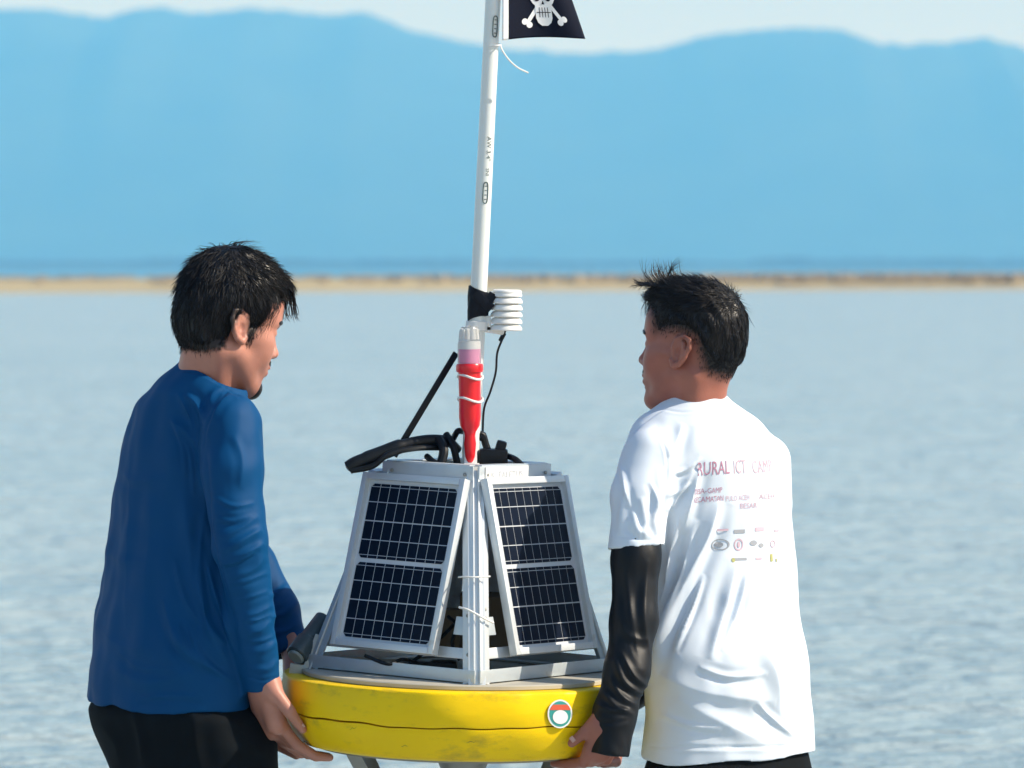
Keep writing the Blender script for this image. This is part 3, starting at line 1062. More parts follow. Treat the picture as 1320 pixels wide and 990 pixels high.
# inside: battery boxes, cables
MB().box(Lc(640, 800, 0.03), (0.14, 0.12, 0.10), bev=0.004).build("battery_box", M['tan'], buoy)
MB().box(Lc(560, 862, -0.06), (0.085, 0.06, 0.03), bev=0.004).build("connector_box", M['rubber'], buoy)
MB().box(Lc(575, 815, -0.02), (0.055, 0.05, 0.09), bev=0.004).build("charge_controller", M['tan'], buoy)
for pts in (((578, 795, -0.10), (588, 806, -0.13), (583, 830, -0.14), (592, 850, -0.12)), ((470, 845, -0.16), (500, 856, -0.17), (520, 850, -0.15), (545, 858, -0.12)), ((590, 800, -0.1), (560, 830, -0.1), (520, 862, -0.1))):
    MB().tube([tuple(q) for q in curve_pts([Lc(*q) for q in pts], 20)], 0.0035, 8).build("cable", M['rubber'], buoy)
m = MB().tube([Lc(440, 858, 0.03), Lc(520, 864, -0.05)], 0.019, 20)
m.build("float_tube", M['deck'], buoy)

# torch-shaped sensor at the left corner
a, b = Lc(382, 846, -0.04), Lc(418, 799, 0.02)
m = MB().tube([a, a.lerp(b, 0.02), a.lerp(b, 0.4), a.lerp(b, 0.42), b], [0.0205, 0.0222, 0.0225, 0.0195, 0.0195], 24)
sen = m.build("sensor_tube", mat("scuffed_grey_tube", (0.06, 0.085, 0.09), 0.35, 0.2, var=0.5, vscale=40, bump=0.3, bscale=80), buoy)
d_ = (a - b).normalized()
MB().tube([a - d_ * 0.004, a + d_ * 0.003, a + d_ * 0.005], [0.0165, 0.0165, 0.0145], 24).build("end_cap", mat("grey_cap", (0.30, 0.36, 0.36), 0.35, var=0.1), sen)
m = MB()
m.beam(Lc(384, 856, -0.04), Lc(381, 876, -0.04), 0.028, 0.012, (0, -1, 0))
m.beam(Lc(410, 818, -0.03), Lc(392, 866, -0.045), 0.010, 0.006, (0, -1, 0))
m.build("clear_bracket", mat("milky_plastic", (0.62, 0.63, 0.58), 0.3, trans=0.3), sen)

# under-frame below the float
for p0, p1 in (((452, 966, -0.10), (486, 1030, -0.06)), ((748, 966, -0.10), (706, 1030, -0.06)), ((470, 966, 0.2), (500, 1030, 0.1)), ((715, 966, 0.2), (690, 1030, 0.1))):
    MB().beam(Lc(*p0), Lc(*p1), 0.024, 0.006, (0, -1, 0)).build("under_leg", M['steel'], buoy)
MB().lathe([(0.0, -0.052), (0.035, -0.052), (0.045, -0.03), (0.055, 0.002), (0.0, 0.002)], 32, None, (0.01, -0.08, 0)).build("under_weight", M['steel'], buoy)
MB().lathe([(0.22, -0.006), (0.272, -0.004), (0.272, 0.002), (0.22, 0.002)], 64).build("under_ring", M['steel'], buoy)

# round sticker on the float: a plain badge in teal, red and white
def on_float(u, v):
    """local point on the float's wall that shows at photo pixel u, v"""
    x = (u - 591) / 680
    y = -math.sqrt(max(1e-6, (RAD + 0.002) ** 2 - x * x))
    p = Lc(u, v, y)
    p2 = Vector((p.x, p.y))
    p2 = p2.normalized() * (RAD + 0.0026)
    return Vector((p2.x, p2.y, p.z))
def sticker(parts):
    m = MB()
    for cu, cv, ru, rv, v_lo, v_hi, mi, lift in parts:
        n = 28
        vs, fs = [], []
        rings = [0, 0.5, 1.0]
        for q in rings:
            for k in range(n):
                a = 2 * math.pi * k / n
                vv = min(max(cv + rv * q * math.sin(a), v_lo), v_hi)
                p = on_float(cu + ru * q * math.cos(a), vv)
                s = Vector((p.x, p.y, 0)).normalized() * lift
                vs.append(p + s)
        for i in range(2):
            for k in range(n):
                fs.append((i * n + k, i * n + (k + 1) % n, (i + 1) * n + (k + 1) % n, (i + 1) * n + k))
        m.add(vs, fs, mi)
    return m
M['teal'] = mat("teal_print", (0.03, 0.28, 0.26), 0.4)
M['orange'] = mat("red_print", (0.62, 0.10, 0.05), 0.4)
M['pale'] = mat("white_print", (0.72, 0.74, 0.74), 0.4)
sticker([(720.5, 920, 15.5, 18.5, 0, 2000, 2, 0.0), (720.5, 920, 13.5, 16.5, 0, 2000, 0, 0.0004), (720.5, 920, 13.5, 16.5, 908, 915, 1, 0.0009), (720.5, 924, 9.5, 9, 0, 2000, 2, 0.0013)]).build("sticker", [M['teal'], M['orange'], M['pale']], buoy, smooth=False)

# ------------------------------------------------------------------ flag
FL = empty("pirate_flag", tuple(P(645, 52, -0.02)))
tag(FL, "small black flag with a white skull and crossbones tied to the mast top", "flag")
FO = np.array(P(645, 52, -0.02))
FWd, FHt = 0.158, 0.22
def flag_pt(s, t, lift=0.0):
    """s along the fly, t up the hoist (0..1), local to the flag"""
    lean = 0.0215
    x = 0.0035 + s * FWd * (1 - 0.12 * t) - 0.006 * t + 0.004 * math.sin(2.2 * t) - 0.055 * t * s * s
    y = 0.013 * math.sin(5.2 * s + 1.3 * t) * (0.25 + s) + 0.055 * s - lift
    z = t * FHt + 0.008 * s * (1 - t) * 1.0 + 0.004 * math.sin(4 * s)
    return np.array((x, y, z))
nu, nv = 40, 48
vs = [flag_pt(i / nu, j / nv) for i in range(nu + 1) for j in range(nv + 1)]
fs = [(i * (nv + 1) + j, (i + 1) * (nv + 1) + j, (i + 1) * (nv + 1) + j + 1, i * (nv + 1) + j + 1) for i in range(nu) for j in range(nv)]
mi = [1 if i < 3 else 0 for i in range(nu) for j in range(nv)]
cl = mesh_obj("cloth", vs, fs, [M['flag'], M['flag_white']], FL, mat_idx=mi)
solid(cl, 0.0008)
def px_flag(u, v):
    return (u - 648) / 680 / FWd, (52 - v) / 680 / FHt
def print_shape(pts_list, name, m, lift):
    b = bmesh.new()
    for pts in pts_list:
        vv = [b.verts.new((x, y, 0)) for x, y in pts]
        b.faces.new(vv)
    bmesh.ops.triangulate(b, faces=b.faces[:])
    for _ in range(2):
        bmesh.ops.subdivide_edges(b, edges=[e for e in b.edges if e.calc_length() > 2.5], cuts=1, use_grid_fill=False)
        bmesh.ops.triangulate(b, faces=b.faces[:])
    b.verts.index_update()
    vs = [flag_pt(*px_flag(q.co.x, q.co.y), lift) for q in b.verts]
    fs = [[q.index for q in f.verts] for f in b.faces]
    b.free()
    return mesh_obj(name, vs, fs, m, cl, smooth=False)
def ellipse(cx, cy, rx, ry, n=24):
    return [(cx + rx * math.cos(2 * math.pi * k / n), cy + ry * math.sin(2 * math.pi * k / n)) for k in range(n)]
def bone(x0, y0, x1, y1, w, kn):
    dx, dy = x1 - x0, y1 - y0
    L_ = math.hypot(dx, dy); dx, dy = dx / L_, dy / L_
    nx_, ny_ = -dy, dx
    out = [[(x0 + nx_ * w, y0 + ny_ * w), (x1 + nx_ * w, y1 + ny_ * w), (x1 - nx_ * w, y1 - ny_ * w), (x0 - nx_ * w, y0 - ny_ * w)]]
    for x, y in ((x0, y0), (x1, y1)):
        for s in (-1, 1):
            out.append(ellipse(x + nx_ * kn * s * 0.9, y + ny_ * kn * s * 0.9, kn, kn, 14))
    return out
CXF = 705
for q, (a, b) in enumerate((((CXF - 24, 33), (CXF + 26, -34)), ((CXF + 25, 30), (CXF - 22, -34)))):
    print_shape(bone(*a, *b, 2.6, 4.2), "crossbone", M['flag_white'], 0.0006 + 0.0003 * q)
print_shape([ellipse(CXF, -11, 21.5, 26)], "skull", M['flag_white'], 0.0013)
print_shape([[(CXF - 12, 8), (CXF + 12, 8), (CXF + 11.5, 27), (CXF + 9, 33), (CXF + 4, 37), (CXF - 4, 37), (CXF - 9, 33), (CXF - 11.5, 27)]], "jaw", M['flag_white'], 0.0016)
for s in (-1, 1):
    print_shape([ellipse(CXF + s * 8.4, -1.0, 5.0, 6.0)], "eye_socket", M['flag'], 0.0021)
print_shape([[(CXF, 4), (CXF + 2.2, 9), (CXF - 2.2, 9)]], "nose_hole", M['flag'], 0.0021)
for x in (-6, -2, 2, 6):
    print_shape([[(CXF + x - 0.5, 13), (CXF + x + 0.5, 13), (CXF + x + 0.5, 26), (CXF + x - 0.5, 26)]], "tooth_gap", M['flag'], 0.0021)
print_shape([[(CXF - 10, 19), (CXF + 10, 19), (CXF + 10, 20), (CXF - 10, 20)]], "tooth_gap", M['flag'], 0.0022)
m = MB().tube([np.array(q) - FO for q in curve_pts([P(645, 58, -0.018), P(647, 64, -0.022), P(655, 76, -0.03), P(667, 87, -0.03), P(681, 94, -0.025)], 24)], 0.0017, 7)
m.tube([np.array(q) - FO for q in curve_pts([P(631, 60, -0.018), P(638, 59, -0.028), P(645, 58, -0.02), P(643, 57, 0.012), P(632, 58, 0.016), P(629, 59, 0.0)], 24)], 0.0015, 7)
m.build("tie_cord", M['white_plastic'], FL)

# ================================================================== the two men
def uni(fs, k=0.02):
    def f(p):
        d = None
        for g in fs:
            x = g(p)
            if d is None:
                d = x
            else:
                h = np.maximum(k - np.abs(d - x), 0) / k
                d = np.minimum(d, x) - h * h * k * 0.25
        return d
    return f
def inter(f, *gs):
    def q(p):
        d = f(p)
        for g in gs:
            d = np.maximum(d, g(p))
        return d
    return q
def chain(pts):
    """pts = (u, v, dy, radius) ..."""
    return [rc(P(*a[:3]), P(*b[:3]), a[3], b[3]) for a, b in zip(pts, pts[1:])]
def box_of(pts, pad):
    A = np.array(pts)
    return A.min(0) - pad, A.max(0) + pad

class Head:
    def __init__(s, u, v, dy, fx, fy, pitch, roll=0.0, sc=1.0):
        s.o = P(u, v, dy)
        f = np.array([fx, fy, 0.0]); f /= np.linalg.norm(f)
        up = np.array([0, 0, 1.0])
        left = np.cross(up, f)
        c, q = math.cos(pitch), math.sin(pitch)
        f2, up2 = f * c - up * q, up * c + f * q
        c, q = math.cos(roll), math.sin(roll)
        l3, up3 = left * c + up2 * q, up2 * c - left * q
        s.R = np.stack([f2, l3, up3], 1)
        s.sc = sc
    def __call__(s, *p):
        return s.o + s.R @ (np.array(p, float) * s.sc)
    def local(s, W):
        return ((W - s.o) @ s.R / s.sc).astype(np.float32)
    def ell(s, c, r, extra=None):
        Rm = s.R if extra is None else s.R @ extra
        return ell(s(*c), np.array(r) * s.sc, Rm)
    def rc(s, a, b, ra, rb):
        return rc(s(*a), s(*b), ra * s.sc, rb * s.sc)

def rotm(axis, deg):
    return np.array(Matrix.Rotation(R(deg), 3, axis))

def head_field(F, H):
    F.u(H.ell((-0.008, 0, 0.045), (0.094, 0.074, 0.083)), 0.0)
    F.u(H.ell((-0.046, 0, 0.0), (0.048, 0.058, 0.056)), 0.03)
    F.u(H.ell((0.036, 0, -0.022), (0.054, 0.060, 0.086)), 0.03)
    for s in (-1, 1):
        F.u(H.rc((0.004, 0.054 * s, -0.050), (0.070, 0.014 * s, -0.100), 0.017, 0.015), 0.03)
        F.u(H.rc((0.058, 0.040 * s, -0.012), (0.020, 0.058 * s, -0.010), 0.020, 0.014), 0.02)
        F.u(H.rc((0.086, 0.012 * s, 0.031), (0.068, 0.044 * s, 0.029), 0.0105, 0.011), 0.018)
    F.u(H.ell((0.080, 0, -0.102), (0.016, 0.018, 0.015)), 0.022)
    F.u(H.ell((0.060, 0, 0.062), (0.030, 0.050, 0.034)), 0.03)
    F.u(H.ell((0.082, 0, -0.058), (0.018, 0.028, 0.022)), 0.02)
    for s in (-1, 1):
        F.sub(H.ell((0.099, 0.033 * s, 0.008), (0.018, 0.018, 0.012)), 0.014)
    F.u(H.rc((0.087, 0, 0.018), (0.102, 0, -0.021), 0.007, 0.0105), 0.012)
    F.u(H.ell((0.105, 0, -0.025), (0.011, 0.0115, 0.009)), 0.008)
    for s in (-1, 1):
        F.u(H.ell((0.094, 0.0145 * s, -0.029), (0.011, 0.0080, 0.0075)), 0.007)
        F.u(H.ell((0.0735, 0.033 * s, 0.009), (0.0135, 0.016, 0.010)), 0.006)
        F.u(H.ell((0.060, 0.030 * s, -0.032), (0.027, 0.024, 0.028)), 0.02)
    F.u(H.ell((0.096, 0, -0.0545), (0.009, 0.021, 0.0055)), 0.007)
    F.u(H.ell((0.094, 0, -0.0660), (0.009, 0.019, 0.0062)), 0.007)
    F.sub(H.ell((0.106, 0, -0.0602), (0.012, 0.022, 0.0012)), 0.004)
    for s in (-1, 1):
        arc = [(0.009, 0.010), (0.006, 0.024), (-0.006, 0.031), (-0.018, 0.024), (-0.0215, 0.008), (-0.016, -0.010), (-0.008, -0.024), (0.001, -0.0275), (0.006, -0.018)]
        tl = lambda x, z: (1.3 * x - 0.20 * z - 0.003, (0.0740 + 0.012 * (0.008 - x) / 0.03) * s, z - 0.002)
        q = [tl(x, z) for x, z in arc]
        F.u(H.ell((-0.008, 0.0750 * s, -0.001), (0.0190, 0.0045, 0.0255), rotm('Y', 12) @ rotm('Z', -12 * s)), 0.005)
        for i in range(len(q) - 1):
            ra = 0.0046 if i < 6 else 0.0062
            F.u(H.rc(q[i], q[i + 1], ra, ra), 0.003)
        an = [tl(-0.009, 0.018), tl(-0.0125, 0.004), tl(-0.008, -0.011)]
        F.u(H.rc(an[0], an[1], 0.0036, 0.0038), 0.003)
        F.u(H.rc(an[1], an[2], 0.0038, 0.0036), 0.003)
        F.u(H.rc((0.0045, 0.0725 * s, 0.001), (0.0035, 0.0740 * s, -0.010), 0.0045, 0.0045), 0.004)
        F.sub(H.ell((-0.004, 0.0820 * s, -0.005), (0.0080, 0.0080, 0.0110)), 0.003)

def paint(o, V, H, hl, hair_w, beard):
    L = H.local(V)
    d = poly2(hl, (0, 2))(L)
    st = np.clip(1 - (d + 0.6 * hair_w) / (1.6 * hair_w), 0, 1) ** 1.2 * (L[:, 2] > -0.11)
    for c, r, a in beard:
        q = np.sqrt((((L - np.array(c)) / np.array(r)) ** 2).sum(1))
        st = np.maximum(st, a * np.clip(1.4 - q, 0, 1))
    lp = np.zeros(len(V))
    for z in (-0.0545, -0.0660):
        q = np.sqrt((((L - np.array((0.102, 0, z))) / np.array((0.014, 0.023, 0.0075))) ** 2).sum(1))
        lp = np.maximum(lp, np.clip((1.25 - q) * 2, 0, 1))
    for nm, x in (("stubble", st), ("lip", lp)):
        at = o.data.attributes.new(nm, 'FLOAT', 'POINT')
        at.data.foreach_set("value", x.astype(np.float32))

def shell(field, H, c, r, off, name, parent, m, extra=None, h=0.0016):
    """a patch of short hair standing off the skin"""
    G = Field()
    G.u(lambda p: field.ev(p) - off, 0)
    G.cut(H.ell(c, r, extra), 0.004)
    o = H(*c)
    q = max(r) * H.sc + 0.004
    V, F = G.mesh(o - q, o + q, h)
    if len(F):
        return quad_obj(name, V, F, m, parent)

def strand_mesh(paths, rad, sides=3):
    vs, fs = [], []
    for pts, r0 in paths:
        n = len(pts)
        t0 = pts[1] - pts[0]
        ref = np.array([0.3, 0.5, 0.8])
        x = np.cross(t0, ref); x /= np.linalg.norm(x) + 1e-9
        y = np.cross(t0, x); y /= np.linalg.norm(y) + 1e-9
        b = len(vs)
        for i, p in enumerate(pts[:-1]):
            r = r0 * (1 - 0.75 * i / (n - 1))
            for k in range(sides):
                a = 2 * math.pi * k / sides
                vs.append(p + (x * math.cos(a) + y * math.sin(a)) * r)
        vs.append(pts[-1])
        for i in range(n - 2):
            for k in range(sides):
                fs.append((b + i * sides + k, b + i * sides + (k + 1) % sides, b + (i + 1) * sides + (k + 1) % sides, b + (i + 1) * sides + k))
        for k in range(sides):
            fs.append((b + (n - 2) * sides + k, b + (n - 2) * sides + (k + 1) % sides, b + (n - 1) * sides))
    return vs, fs

def hair_object(name, parent, H, cap_field, lo, hi, flow, count, length, lift, extra_paths, seed, rad=0.0011, h=0.0025):
    V, F = cap_field.mesh(lo, hi, h)
    V = relax(V, F, 2)
    N = normals(V, F)
    Lq = H.local(V)
    # shallow locks in the cap itself
    V = V + N * (0.0022 * soft_noise(Lq * [45, 110, 45], 1.6, seed))[:, None]
    bvh = BVHTree.FromPolygons([tuple(v) for v in V], [tuple(f) for f in F])
    r = np.random.default_rng(seed)
    pick = r.choice(len(V), count)
    paths = []
    for i in pick:
        p, n = V[i].copy(), N[i]
        lq = Lq[i]
        Ln = length(lq) * r.uniform(0.6, 1.25)
        if Ln <= 0:
            continue
        pts = [p - n * 0.003]
        jit = r.normal(size=3) * 0.34
        up = lift(lq) * r.uniform(0.2, 1.3)
        seg = 5
        for k in range(seg):
            d = H.R @ (flow(H.local(p[None])[0]) + jit)
            d = d - n * (d @ n)
            d /= np.linalg.norm(d) + 1e-9
            p = p + d * Ln / seg
            loc, nn, _, _ = bvh.find_nearest(Vector(p))
            if loc is not None:
                n = np.array(nn)
                q = np.array(loc) + n * (0.0008 + up * ((k + 1) / seg) ** 2)
                # past the hairline the lock runs on freely
                p = q if np.linalg.norm(q - p) < 0.010 else p + np.array([0, 0, -0.0025])
            pts.append(p.copy())
        paths.append((pts, rad * r.uniform(0.5, 1.3)))
    paths += extra_paths
    sv_, sf_ = strand_mesh(paths, rad)
    nV = len(V)
    verts = [tuple(v) for v in V] + [tuple(v) for v in sv_]
    faces = [tuple(f) for f in F] + [tuple(i + nV for i in f) for f in sf_]
    return mesh_obj(name, verts, faces, M['hair'], parent)

def crop_strands(V, F, H, hl, lo_, hi_, n, ln, seed, direction=(0.15, 0, -1)):
    r = np.random.default_rng(seed)
    N = normals(V, F)
    L = H.local(V)
    d = poly2(hl, (0, 2))(L)
    p = np.clip((hi_ - d) / (hi_ - lo_), 0, 1) * (d > lo_) * (L[:, 2] > -0.09) * (L[:, 2] < 0.12) * (np.abs(L[:, 1]) < 0.095)
    near_ear = (np.abs(L[:, 1]) > 0.0725) & (L[:, 0] > -0.034) & (L[:, 0] < 0.014) & (L[:, 2] < 0.032)
    p[near_ear] = 0
    p = p ** 1.5
    out = []
    for i in r.choice(len(V), n, p=p / p.sum()):
        t = H.R @ (np.array(direction) + r.normal(size=3) * 0.3)
        n_ = N[i]
        t = t - n_ * (t @ n_); t /= np.linalg.norm(t) + 1e-9
        l = ln * r.uniform(0.5, 1.3)
        out.append(([V[i] - n_ * 0.001, V[i] + t * l * 0.5 + n_ * 0.0012, V[i] + t * l + n_ * 0.0014], r.uniform(0.0004, 0.0008)))
    return out

def lock(H, pts, n=7, r=0.0011):
    """free lock through local points"""
    return ([np.array(H(*q)) for q in curve_pts(pts, n)], r)

def eye(H, s, parent):
    c = Vector(H(0.0735, 0.033 * s, 0.0085))
    Mx = Matrix(H.R.tolist())
    m = MB()
    prof = [(0.0118 * math.sin(t), -0.0118 * math.cos(t)) for t in np.linspace(0.02, math.pi - 0.02, 14)]
    rot = Mx @ Matrix(((0, 0, 1), (1, 0, 0), (0, 1, 0)))
    m.lathe(prof[:11], 18, rot, c)
    m.lathe(prof[10:], 18, rot, c, mi=1)
    m.build("eye", [M['eye'], M['hair']], parent, auto=False)

def nail(p, d, n, parent, w=0.0055, l=0.008):
    d, n = Vector(d).normalized(), Vector(n).normalized()
    x = d.cross(n).normalized()
    n = x.cross(d)
    MB().box(Vector(p), (w * 2, l, 0.0022), Matrix((x, d, n)).transposed(), bev=0.0009).build("nail", M['nail'], parent)

# ------------------------------------------------------------------ man on the left, blue shirt
def man_left():
    ANG = math.atan2(-0.80, 0.60)
    H = Head(294, 420, -0.06, 0.885, 0.465, R(17), R(0), 0.985)
    B = Field()
    head_field(B, H)
    headonly = Field(); headonly.ops = list(B.ops)
    base = P(262, 494, -0.05)
    B.u(rc(H(-0.022, 0, -0.045), base, 0.052, 0.054), 0.03)
    for s in (-1, 1):
        B.u(rc(H(-0.03, 0.046 * s, -0.055), base + np.array([0.03, -0.03 * -s, -0.02]), 0.016, 0.018), 0.03)
    RS, RE, RW = (301, 550, -0.155), (311, 705, -0.205), (340, 878, -0.165)
    LS, LE, LW = (212, 556, 0.10), (328, 726, 0.25), (378, 836, 0.17)
    B.u(rc(P(*RS), P(*LS), 0.036, 0.036), 0.03)
    B.u(rc(P(250, 590, -0.02), P(232, 860, -0.01), 0.070, 0.08), 0.03)
    for S_, E_, W_ in ((RS, RE, RW), (LS, LE, LW)):
        B.u(rc(P(*S_), P(*E_), 0.038, 0.034), 0.02)
        B.u(rc(P(*E_), P(*W_), 0.035, 0.0245), 0.015)
    # legs and feet
    for hip, kn, an, toe in (((280, 960, -0.08), (300, 1205, -0.10), (282, 1420, -0.08), (350, 1452, -0.02)), ((200, 960, 0.07), (205, 1205, 0.06), (180, 1420, 0.06), (245, 1452, 0.12))):
        B.u(rc(P(232, 860, -0.01), P(*hip), 0.075, 0.065), 0.02)
        B.u(rc(P(*hip), P(*kn), 0.062, 0.050), 0.02)
        B.u(rc(P(*kn), P(*an), 0.05, 0.036), 0.02)
        B.u(rc(P(an[0] - 12, an[1] + 22, an[2]), P(*toe), 0.034, 0.018), 0.03)
    # right hand: palm on the float's wall, thumb up the side, four fingers under the rim
    B.u(rc(P(338, 884, -0.160), P(350, 938, -0.115), 0.022, 0.024), 0.02)
    B.u(rc(P(348, 884, -0.180), P(356, 934, -0.160), 0.021, 0.019), 0.02)
    B.u(rc(P(332, 892, -0.140), P(342, 940, -0.085), 0.017, 0.020), 0.02)
    B.u(rc(P(354, 893, -0.192), P(373, 917, -0.198), 0.0150, 0.0115), 0.012)
    B.u(rc(P(373, 917, -0.198), P(390, 940, -0.172), 0.0112, 0.0082), 0.004)
    tips = []
    for i in range(4):
        q = np.array([0.46, -0.86, 0.0]) * (i - 1.5) * -0.0195
        ln = (0.92, 1.0, 0.96, 0.78)[i]
        k0 = P(354, 934, -0.122) + q
        k1 = P(374, 958, -0.115) + q
        k2 = P(374 + 27 * ln, 973, -0.105) + q
        k3 = P(374 + 46 * ln, 974.5, -0.095) + q
        B.u(rc(k0, k1, 0.0125, 0.0108), 0.010)
        B.u(rc(k1, k2, 0.0106, 0.0092), 0.003)
        B.u(rc(k2, k3, 0.0092, 0.0076), 0.003)
    # left hand reaching to the far side of the float
    B.u(rc(P(378, 836, 0.17), P(382, 880, 0.13), 0.021, 0.026), 0.01)
    for i in range(4):
        q = np.array([-0.46, -0.86, 0.0]) * (i - 1.5) * 0.0195
        k0, k1, k2 = P(372, 885, 0.14) + q, P(366, 958, 0.13) + q, P(392, 972, 0.11) + q
        B.u(rc(k0, k1, 0.012, 0.0105), 0.010)
        B.u(rc(k1, k2, 0.0103, 0.008), 0.003)
    B.u(rc(P(388, 850, 0.15), P(404, 866, 0.11), 0.013, 0.009), 0.010)
    lo, hi = box_of([P(170, 320, 0.3), P(420, 1475, 0.3), P(170, 1400, -0.25), P(430, 400, -0.25)], 0.03)
    V, F = B.mesh(lo, hi, 0.003)
    bodyF = F
    me = quad_obj("person", V, F, M['skin_a'])
    tag(me, "man in blue long-sleeved shirt lifting the buoy's left side", "person", "men carrying the buoy")
    bodyV = V
    for s in (-1, 1):
        eye(H, s, me)
        shell(headonly, H, (0.082, 0.034 * s, 0.0325), (0.026, 0.021, 0.0055), 0.0022, "eyebrow", me, M['hair'], rotm('X', -8 * s))
    shell(headonly, H, (0.094, 0, -0.0455), (0.022, 0.036, 0.0070), 0.0018, "moustache", me, M['hair'])
    shell(headonly, H, (0.082, 0, -0.103), (0.027, 0.026, 0.021), 0.0022, "goatee", me, M['hair'])
    nail(P(389, 936, -0.183), P(390, 940, -0.172) - P(373, 917, -0.198), (-0.35, -1, 0.1), me)

    # hair
    C = Field()
    C.u(H.ell((-0.010, 0, 0.052), (0.102, 0.085, 0.101)), 0)
    C.u(H.ell((-0.047, 0, 0.0), (0.060, 0.070, 0.068)), 0.03)
    C.u(H.ell((0.045, 0, 0.098), (0.050, 0.056, 0.028)), 0.03)
    hl = [(-0.2, 0.3), (-0.2, -0.060), (-0.060, -0.068), (-0.026, -0.050), (-0.024, 0.0), (-0.016, 0.027), (0.002, 0.026), (0.010, -0.018), (0.022, -0.030), (0.030, 0.010), (0.044, 0.034),
          (0.050, 0.060), (0.062, 0.074), (0.085, 0.080), (0.15, 0.082), (0.2, 0.3)]
    paint(me, bodyV, H, hl, 0.006, [((0.086, 0, -0.100), (0.030, 0.030, 0.022), 0.75), ((0.1, 0, -0.045), (0.02, 0.034, 0.009), 0.8), ((0.04, -0.05, -0.07), (0.05, 0.03, 0.03), 0.22)])
    C.cut(poly2(hl, (0, 2), H.local), 0.006)
    crown = np.array([-0.045, 0.0, 0.13])
    def flow(q):
        d = q - crown
        d = d / (np.linalg.norm(d) + 1e-6)
        if q[0] > -0.02:
            d = d + np.array([0.7, 0, -0.1]) * min(1, (q[0] + 0.02) / 0.05)
        if q[2] < 0.06:
            d = d + np.array([0.25 if q[0] > -0.03 else 0.0, 0, -0.9])
        return d
    ex = []
    r = np.random.default_rng(4)
    for k in range(80):      # fringe falling over the brow
        y = r.uniform(-0.055, 0.05)
        l = r.uniform(0.6, 1.15)
        x0, z0 = r.uniform(0.045, 0.075), r.uniform(0.100, 0.122)
        ex.append(lock(H, [(x0, y, z0), (0.092, y * 1.03 + r.normal() * 0.003, 0.098 - 0.008 * l), (0.108 + r.uniform(-0.006, 0.006), y * 1.05 + r.normal() * 0.004, 0.078 - 0.022 * l), (0.110 + r.uniform(-0.010, 0.012), y * 1.05 + r.normal() * 0.006, 0.074 - 0.030 * l)], 7, r.uniform(0.0007, 0.0014)))
    for k in range(60):       # side locks by the temple
        x = r.uniform(0.03, 0.06)
        s = -1 if r.random() < 0.7 else 1
        ex.append(lock(H, [(x - 0.01, 0.066 * s, 0.085), (x + 0.002, 0.076 * s, 0.06), (x - 0.002 + r.normal() * 0.004, 0.078 * s, 0.035), (x - 0.010 + r.normal() * 0.006, 0.074 * s, 0.012 - r.uniform(0, 0.03))], 6, r.uniform(0.0006, 0.0011)))
    for k in range(26):       # stray tuft on the crown
        a, b = r.normal(size=2)
        ex.append(lock(H, [(-0.030 + 0.006 * a, 0.02 * b, 0.138), (-0.026 + 0.004 * a, 0.02 * b, 0.156), (-0.010 + 0.008 * a, 0.02 * b, 0.166 + 0.003 * a), (0.012 + 0.010 * r.normal(), 0.02 * b, 0.170 + 0.004 * r.normal())], 6, 0.0006))
    for k in range(70):       # ragged nape
        y = r.uniform(-0.06, 0.06)
        x = -0.086 + 0.45 * abs(y) + r.normal() * 0.003
        ex.append(lock(H, [(x, y, -0.035), (x + 0.004, y, -0.055), (x + 0.008 + r.normal() * 0.004, y, -0.066 - r.uniform(0, 0.012))], 5, r.uniform(0.0006, 0.001)))
    ex += crop_strands(bodyV, bodyF, H, hl, -0.010, 0.007, 1500, 0.010, 41)
    lo, hi = box_of([H(0.12, 0.1, 0.17), H(-0.13, -0.1, -0.08), H(0.12, -0.1, -0.08), H(-0.13, 0.1, 0.17), H(-0.13, -0.1, 0.17), H(0.12, 0.1, -0.08)], 0.01)
    hair_object("hair", me, H, C, lo, hi, flow, 5600, lambda q: 0.045 if q[2] > 0.02 else 0.026, lambda q: 0.013 if q[2] > 0.06 else 0.005, ex, 12, 0.0010)

    # shirt
    rows = [(455, 240, 292, 0.85, -0.05), (466, 232, 304, 0.85, -0.05), (480, 214, 310, 0.78, -0.05), (500, 191, 320, 0.70, -0.04), (525, 170, 321, 0.62, -0.03), (560, 156, 315, 0.58, -0.02), (600, 148, 310, 0.58, -0.02), (650, 141, 305, 0.58, -0.02),
            (700, 134, 312, 0.58, -0.02), (750, 127, 320, 0.58, -0.02), (800, 119, 326, 0.59, -0.026), (840, 113, 321, 0.60, -0.028), (870, 110, 325, 0.60, -0.02), (930, 104, 332, 0.60, 0.0)]
    T = slices(rows, ANG)
    cR = [(300, 548, -0.165, 0.056), (300, 610, -0.195, 0.056), (309, 700, -0.215, 0.0500), (326, 795, -0.195, 0.0405), (341, 895, -0.165, 0.0305)]
    cL = [(212, 552, 0.10, 0.056), (262, 635, 0.20, 0.050), (328, 726, 0.26, 0.042), (358, 790, 0.21, 0.041), (382, 855, 0.17, 0.036)]
    cut_hem = lambda p: ((CAMZ - (906 - VH) * D0 / FPX) - p[:, 2] + 0.022 * (p[:, 0] + 0.65) + 0.004 * np.sin(p[:, 0] * 30) + 0.003 * np.sin(p[:, 1] * 40)).astype(np.float32)
    cut_neck = plane(P(236, 460, -0.05), (0.50, -0.10, 1))
    dR, dL = P(341, 895, -0.165) - P(326, 795, -0.195), P(382, 850, 0.17) - P(362, 780, 0.21)
    cut_r, cut_l = plane(P(340, 886, -0.168), dR), plane(P(379, 842, 0.175), dL)
    S = Field()
    S.u(inter(T, cut_hem, cut_neck), 0)
    S.u(inter(uni(chain(cR), 0.015), cut_r), 0.034)
    S.u(inter(uni(chain(cL), 0.015), cut_l), 0.018)
